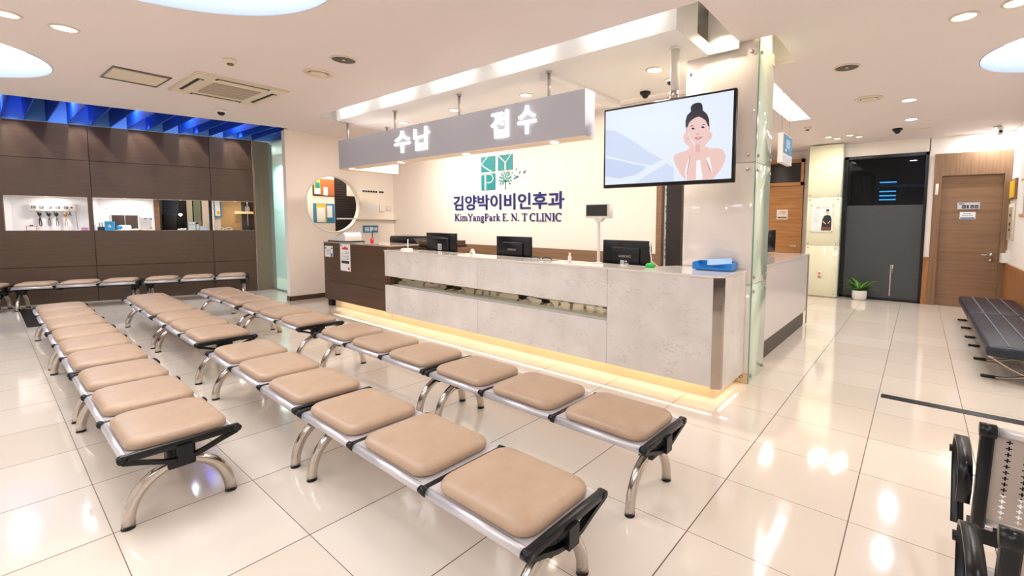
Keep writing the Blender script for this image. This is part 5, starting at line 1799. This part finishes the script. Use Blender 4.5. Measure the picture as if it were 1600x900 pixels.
nb_ = niche('nebulizer_panel', 'white wall panel with a row of five dark dials and hanging inhaler hoses', 'medical device', 0.65, 0.44, 1.70)
part('panel', MB().box(-0.29, 0.28, -0.09, 0.0, -0.065, 0.075, 0, 0.006, 1), M_plastic, nb_)
for k in range(5):
    x = -0.23 + 0.098 * k
    mb = MB()
    mb.box(x - 0.028, x + 0.028, -0.096, -0.09, -0.02, 0.03, 0)
    mb.box(x - 0.014, x + 0.0, -0.0975, -0.096, -0.012, 0.022, 1)
    part('dial', mb, [mat('dial_grey', (88, 88, 96), 0.4), M_greyplastic], nb_)
part('knob', MB().cyl((0.235, -0.09, 0.005), (0.235, -0.105, 0.005), 0.014, seg=12), M_black, nb_)
for x, kind in ((-0.17, 0), (-0.06, 1), (0.035, 2), (0.145, 3)):
    mb = MB()
    mb.tube([(x - 0.04, -0.05, -0.06), (x - 0.02, -0.07, -0.10), (x, -0.075, -0.115)], 0.005, 8)
    mb.lathe([(0, -0.16), (0.016, -0.15), (0.026, -0.125), (0.026, -0.105), (0.012, -0.085), (0, -0.083)], (x, -0.075, 0), 14)
    mb.tube([(x, -0.075, -0.15), (x + 0.01, -0.075, -0.22), (x + 0.02, -0.075, -0.30), (x + 0.012, -0.075, -0.335), (x - 0.006, -0.075, -0.32), (x - 0.008, -0.075, -0.24), (x + 0.004, -0.075, -0.17)], 0.0045 if kind != 0 else 0.008, 8)
    part('inhaler', mb, M_black if kind < 3 else mat('brass', (180, 140, 90), 0.35, 0.5), nb_, 'brass-coloured hanging inhaler' if kind == 3 else 'black hanging inhaler with hose')
mb = MB()
mb.box(0.195, 0.205, -0.07, -0.06, -0.12, -0.06)
mb.tube([(0.20, -0.065, -0.10), (0.18, -0.065, -0.135)], 0.005, 6)
mb.tube([(0.20, -0.065, -0.10), (0.22, -0.065, -0.135)], 0.005, 6)
mb.tube([(0.27, -0.05, -0.06), (0.275, -0.05, -0.2), (0.29, -0.06, -0.4)], 0.003, 6)
part('hook', mb, M_blackmat, nb_)
t = niche('clipboard', 'orange-edged white clipboard standing on the sill under the inhalers', 'clipboard', 0.42, 0.2, 1.289)
part('board', MB().box(-0.065, 0.065, 0, 0.008, 0, 0.085), M_orange, t)
part('paper', MB().box(-0.055, 0.055, -0.002, 0, 0.006, 0.075), M_paper, t)
part('clip', MB().box(-0.02, 0.02, -0.006, 0.01, 0.078, 0.095), M_ink, t)
t = niche('small_box', 'small pink box at the right end of the first opening', 'box', 1.08, 0.15, 1.289)
part('body', MB().box(-0.04, 0.04, -0.03, 0.03, 0, 0.045), M_pink, t)
part('lid', MB().box(-0.042, 0.042, -0.032, 0.032, 0.045, 0.055), mat('pink_lid', (235, 170, 205), 0.5), t)
t = niche('router', 'dark blue router with two antennas on the sill', 'router', 1.28, 0.20, 1.289)
part('body', MB().box(-0.045, 0.05, -0.03, 0.03, 0, 0.07, 0, 0.006, 1), mat('router_navy', (40, 52, 78), 0.4), t)
for x in (-0.02, 0.015):
    part('antenna', MB().cyl((x, 0.02, 0.07), (x - 0.01, 0.02, 0.15), 0.005, seg=8), M_black, t)
t = niche('brochure_card', 'cyan card with a white round emblem standing on the sill', 'card', 1.405, 0.13, 1.289)
part('card', MB().box(-0.065, 0.065, 0, 0.03, 0, 0.17), M_cyan, t)
mb = MB()
mb.cyl((0, 0, 0.075), (0, -0.003, 0.075), 0.022, seg=18)
mb.prism([(-0.014, 0.09), (0.014, 0.09), (0, 0.12)], 1, -0.003, 0)
part('emblem', mb, M_paper, t)
t = niche('tissue_box', 'white tissue box with a cyan corner on the sill before the dark board', 'tissue box', 1.60, 0.2, 1.289)
mb = MB()
mb.box(-0.10, 0.08, -0.05, 0.05, 0, 0.10, 0, 0.02, 2)
part('body', mb, M_paper, t)
part('patch', MB().cyl((-0.07, -0.051, 0.06), (-0.07, -0.053, 0.06), 0.04, seg=16), M_cyan, t)
part('base', MB().box(-0.12, 0.11, -0.06, 0.06, 0, 0.012), M_plastic, t)
t = niche('dark_board', 'dark brown framed board on the white tiles in the second opening', 'board', 1.56, 0.43, 1.43)
part('board', MB().box(-0.18, 0.185, -0.012, 0.008, -0.14, 0.15), mat('board_brown', (66, 52, 46), 0.4), t)
mb = MB()
mb.box(-0.19, 0.195, -0.016, 0.008, 0.15, 0.162)
mb.box(-0.19, -0.18, -0.016, 0.008, -0.14, 0.15)
mb.box(0.185, 0.195, -0.016, 0.008, -0.14, 0.15)
mb.box(0.0, 0.006, -0.014, 0.0, -0.14, 0.15)
part('frame', mb, M_plastic, t)
t = niche('cloth_bundle', 'yellow and white cloth bundle on the sill before the dark board', 'cloth', 1.76, 0.10, 1.289)
part('cloth', MB().lathe([(0, 0), (0.06, 0), (0.065, 0.015), (0.04, 0.03), (0, 0.036)], seg=14), M_paper, t)
part('yellow_fold', MB().lathe([(0, 0), (0.03, 0), (0.03, 0.02), (0, 0.026)], (0.06, -0.01, 0), 12), M_yellow, t)
t = niche('notice_sheet', 'white notice sheet with a cyan dot standing right of the dark board', 'notice', 1.90, 0.13, 1.289)
part('sheet', MB().box(-0.085, 0.085, 0, 0.006, 0, 0.25), M_paper, t)
mb = MB()
mb.box(-0.02, 0.02, -0.002, 0, 0.215, 0.23, 0)
mb.box(-0.05, 0.03, -0.002, 0, 0.15, 0.154, 1)
mb.cyl((0.08, 0, 0.22), (0.08, -0.002, 0.22), 0.018, seg=14, mi=2)
mb.cyl((0.07, 0, 0.05), (0.07, -0.002, 0.05), 0.02, seg=14, mi=3)
part('print', mb, [M_ink, M_greyink, M_cyan, M_yellow], t)

t = niche('wall_monitor', 'dark blue-grey wall monitor in the dim room behind the opening', 'monitor', 2.17, 0.95, 1.82)
part('housing', MB().box(-0.12, 0.12, 0, 0.03, -0.2, 0.2), mat('navy_monitor', (46, 54, 70), 0.25), t)
part('arm', MB().box(-0.02, 0.02, 0.03, 0.24, -0.03, 0.03), M_black, t)
t = niche('dark_chair', 'black chair back in the dim room under the wall monitor', 'chair', 2.17, 0.8, 0.9)
part('backrest', MB().box(-0.13, 0.12, 0, 0.05, 0.25, 0.72, 0, 0.03, 2), M_blackmat, t)
part('seat', MB().box(-0.2, 0.2, -0.1, 0.3, 0.1, 0.18, 0, 0.03, 2), M_blackmat, t)
part('column', MB().cyl((0, 0.1, 0), (0, 0.1, 0.12), 0.04), M_blackmat, t)
t = niche('floor_lamp', 'arched black lamp with a bright bulb in the dim room', 'lamp', 2.32, 0.75, 0.92)
mb = MB()
mb.tube([(-0.03, 0, 0), (-0.03, 0, 0.6)] + [(0.02 - 0.05 * math.cos(math.radians(a)), 0, 0.6 + 0.1 * math.sin(math.radians(a))) for a in range(10, 171, 20)] + [(0.07, 0, 0.4)], 0.012, 10)
part('arm', mb, M_black, t)
part('bulb', MB().lathe([(0, -0.03), (0.025, -0.01), (0.03, 0.015), (0.015, 0.03), (0, 0.032)], (0.02, -0.01, 0.68), 14), M_lens_w, t)
t = niche('folding_screen', 'beige and grey-green folding screen in the dim room', 'screen', 2.56, 0.95, 0.92)
part('panel', MB().box(-0.14, -0.05, 0, 0.03, 0, 1.3), M_curtain, t)
part('panel', MB().box(-0.03, 0.09, 0.02, 0.05, 0.55, 1.3), mat('grey_green', (128, 138, 112), 0.6), t, 'grey-green panel')
part('panel', MB().box(-0.03, 0.09, 0.02, 0.05, 0, 0.55), mat('greige_panel', (170, 150, 124), 0.6), t, 'greige lower panel')
part('panel', MB().box(0.11, 0.24, 0, 0.03, 0, 1.3), mat('pale_peach', (244, 226, 206), 0.6), t, 'pale peach panel')
t = niche('white_box', 'tall white box standing on the sill in the third opening', 'box', 2.58, 0.16, 1.289)
part('body', MB().box(-0.055, 0.05, -0.03, 0.03, 0, 0.17), mat('pale_mint', (232, 242, 236), 0.5), t)
part('flap', MB().box(-0.055, 0.05, -0.031, -0.03, 0.12, 0.125), M_greyink, t)
t = niche('spray_bottle', 'white spray bottle with a dark nozzle on the sill', 'bottle', 2.665, 0.15, 1.289)
part('body', MB().lathe([(0, 0), (0.026, 0), (0.028, 0.06), (0.022, 0.10), (0.012, 0.125), (0, 0.127)], seg=16), M_plastic, t)
part('nozzle', MB().box(-0.03, 0.012, -0.008, 0.008, 0.127, 0.16), M_ink, t)
t = niche('paper_stack', 'low pale blue paper box at the right end of the third opening', 'box', 2.76, 0.15, 1.289)
part('body', MB().box(-0.06, 0.055, -0.04, 0.04, 0, 0.08), mat('pale_blue_box', (206, 220, 238), 0.5), t)
part('sheet', MB().box(-0.055, 0.05, -0.035, 0.035, 0.08, 0.086), M_paper, t)
t = niche('cloth_roll', 'white rolled gauze at the left end of the third opening sill', 'gauze', 2.42, 0.12, 1.289)
mb = MB()
for k in range(4):
    mb.cyl((-0.045 + 0.03 * k, -0.02, 0.018), (-0.035 + 0.03 * k, 0.03, 0.022 + 0.006 * (k % 2)), 0.017, seg=12)
part('roll', mb, M_paper, t)
t = niche('blue_poster', 'blue-framed poster on the white side wall in the last opening', 'poster', 2.955, 0.60, 1.75, 0.0)
part('frame', MB().box(-0.055, 0.075, -0.03, 0.0, -0.19, 0.22), M_bluecard, t)
part('sheet', MB().box(-0.035, 0.05, -0.034, -0.03, -0.16, 0.2), M_paper, t)
part('print', MB().box(-0.005, 0.045, -0.036, -0.034, -0.13, -0.06), M_yellow, t)
mb = MB()
mb.box(2.87, 2.995, 0.64, 0.66, 0.9, 2.5)
struct('trim_10', mb, M_white, None, DW, DR)
t = niche('tool_rack', 'black rack with a lit wooden shelf and steel rod in the last opening', 'rack', 3.46, 0.55, 1.2)
part('back', MB().box(-0.09, 0.12, 0.06, 0.09, 0, 0.8), mat('rack_black', (44, 42, 42), 0.4), t)
part('shelf', MB().box(-0.20, 0.13, -0.10, 0.06, 0.44, 0.49), mat('lit_wood_shelf', (244, 210, 150), 0.5), t)
part('rod', MB().cyl((0.02, -0.02, 0), (0.02, -0.02, 0.8), 0.012, seg=10), M_brush, t)
part('tag', MB().box(-0.02, 0.06, -0.04, -0.034, 0.5, 0.6), M_greyplastic, t)
t = niche('glasses', 'white folded spectacles on the sill of the last opening', 'glasses', 3.10, 0.14, 1.289)
mb = MB()
for x in (-0.07, 0.06):
    mb.tube([(x + 0.05 * math.cos(a * math.pi / 8), 0, 0.032 + 0.027 * math.sin(a * math.pi / 8)) for a in range(17)], 0.007, 8)
mb.tube([(-0.02, 0, 0.04), (0.01, 0, 0.04)], 0.006, 8)
mb.tube([(0.11, 0, 0.03), (0.13, 0.05, 0.03)], 0.006, 8)
part('frame', mb, M_plastic, t)
part('arm', MB().tube([(-0.12, 0, 0.03), (-0.14, 0.06, 0.02)], 0.006, 8), M_plastic, t)
for s in (0.62, 1.62, 2.42, 3.28):
    q = W(s, 0.2)
    t = thing('niche_lamp', ('small warm recessed lamp over the inhaler panel', 'small warm recessed lamp over the dark board', 'small warm recessed lamp over the third opening', 'small warm recessed lamp over the last opening')[(0.62, 1.62, 2.42, 3.28).index(s)], 'lamp', (q[0], q[1], 1.896), DR)
    part('rim', MB().lathe([(0.035, 0), (0.045, 0), (0.045, -0.004), (0.035, -0.004)]), M_cream, t)
    part('lens', MB().lathe([(0, -0.003), (0.035, -0.003), (0.035, 0)]), M_lens_w, t)
    light('AREA', (q[0], q[1], 1.88), 7 if s < 2 else 4, WARM, 0.07)
q = W(2.45, 0.8)
light('AREA', (q[0], q[1], 2.45), 10, WARM, 0.15)
q = W(3.3, 0.4)
light('AREA', (q[0], q[1], 2.45), 6, WARM, 0.12)
# light beyond the openings, in the neighbouring rooms
light('AREA', (-12.6, 4.2, 2.9), 160, (0.92, 0.97, 1.0), 1.2, 0.6)
light('AREA', (-9.68, 4.3, 3.2), 45, WARM, 0.2)
light('AREA', (-2.3, 9.3, 3.1), 34, WARM, 0.3)
light('AREA', (0.2, 11.9, 3.1), 5, (0.6, 0.7, 1.0), 0.3)
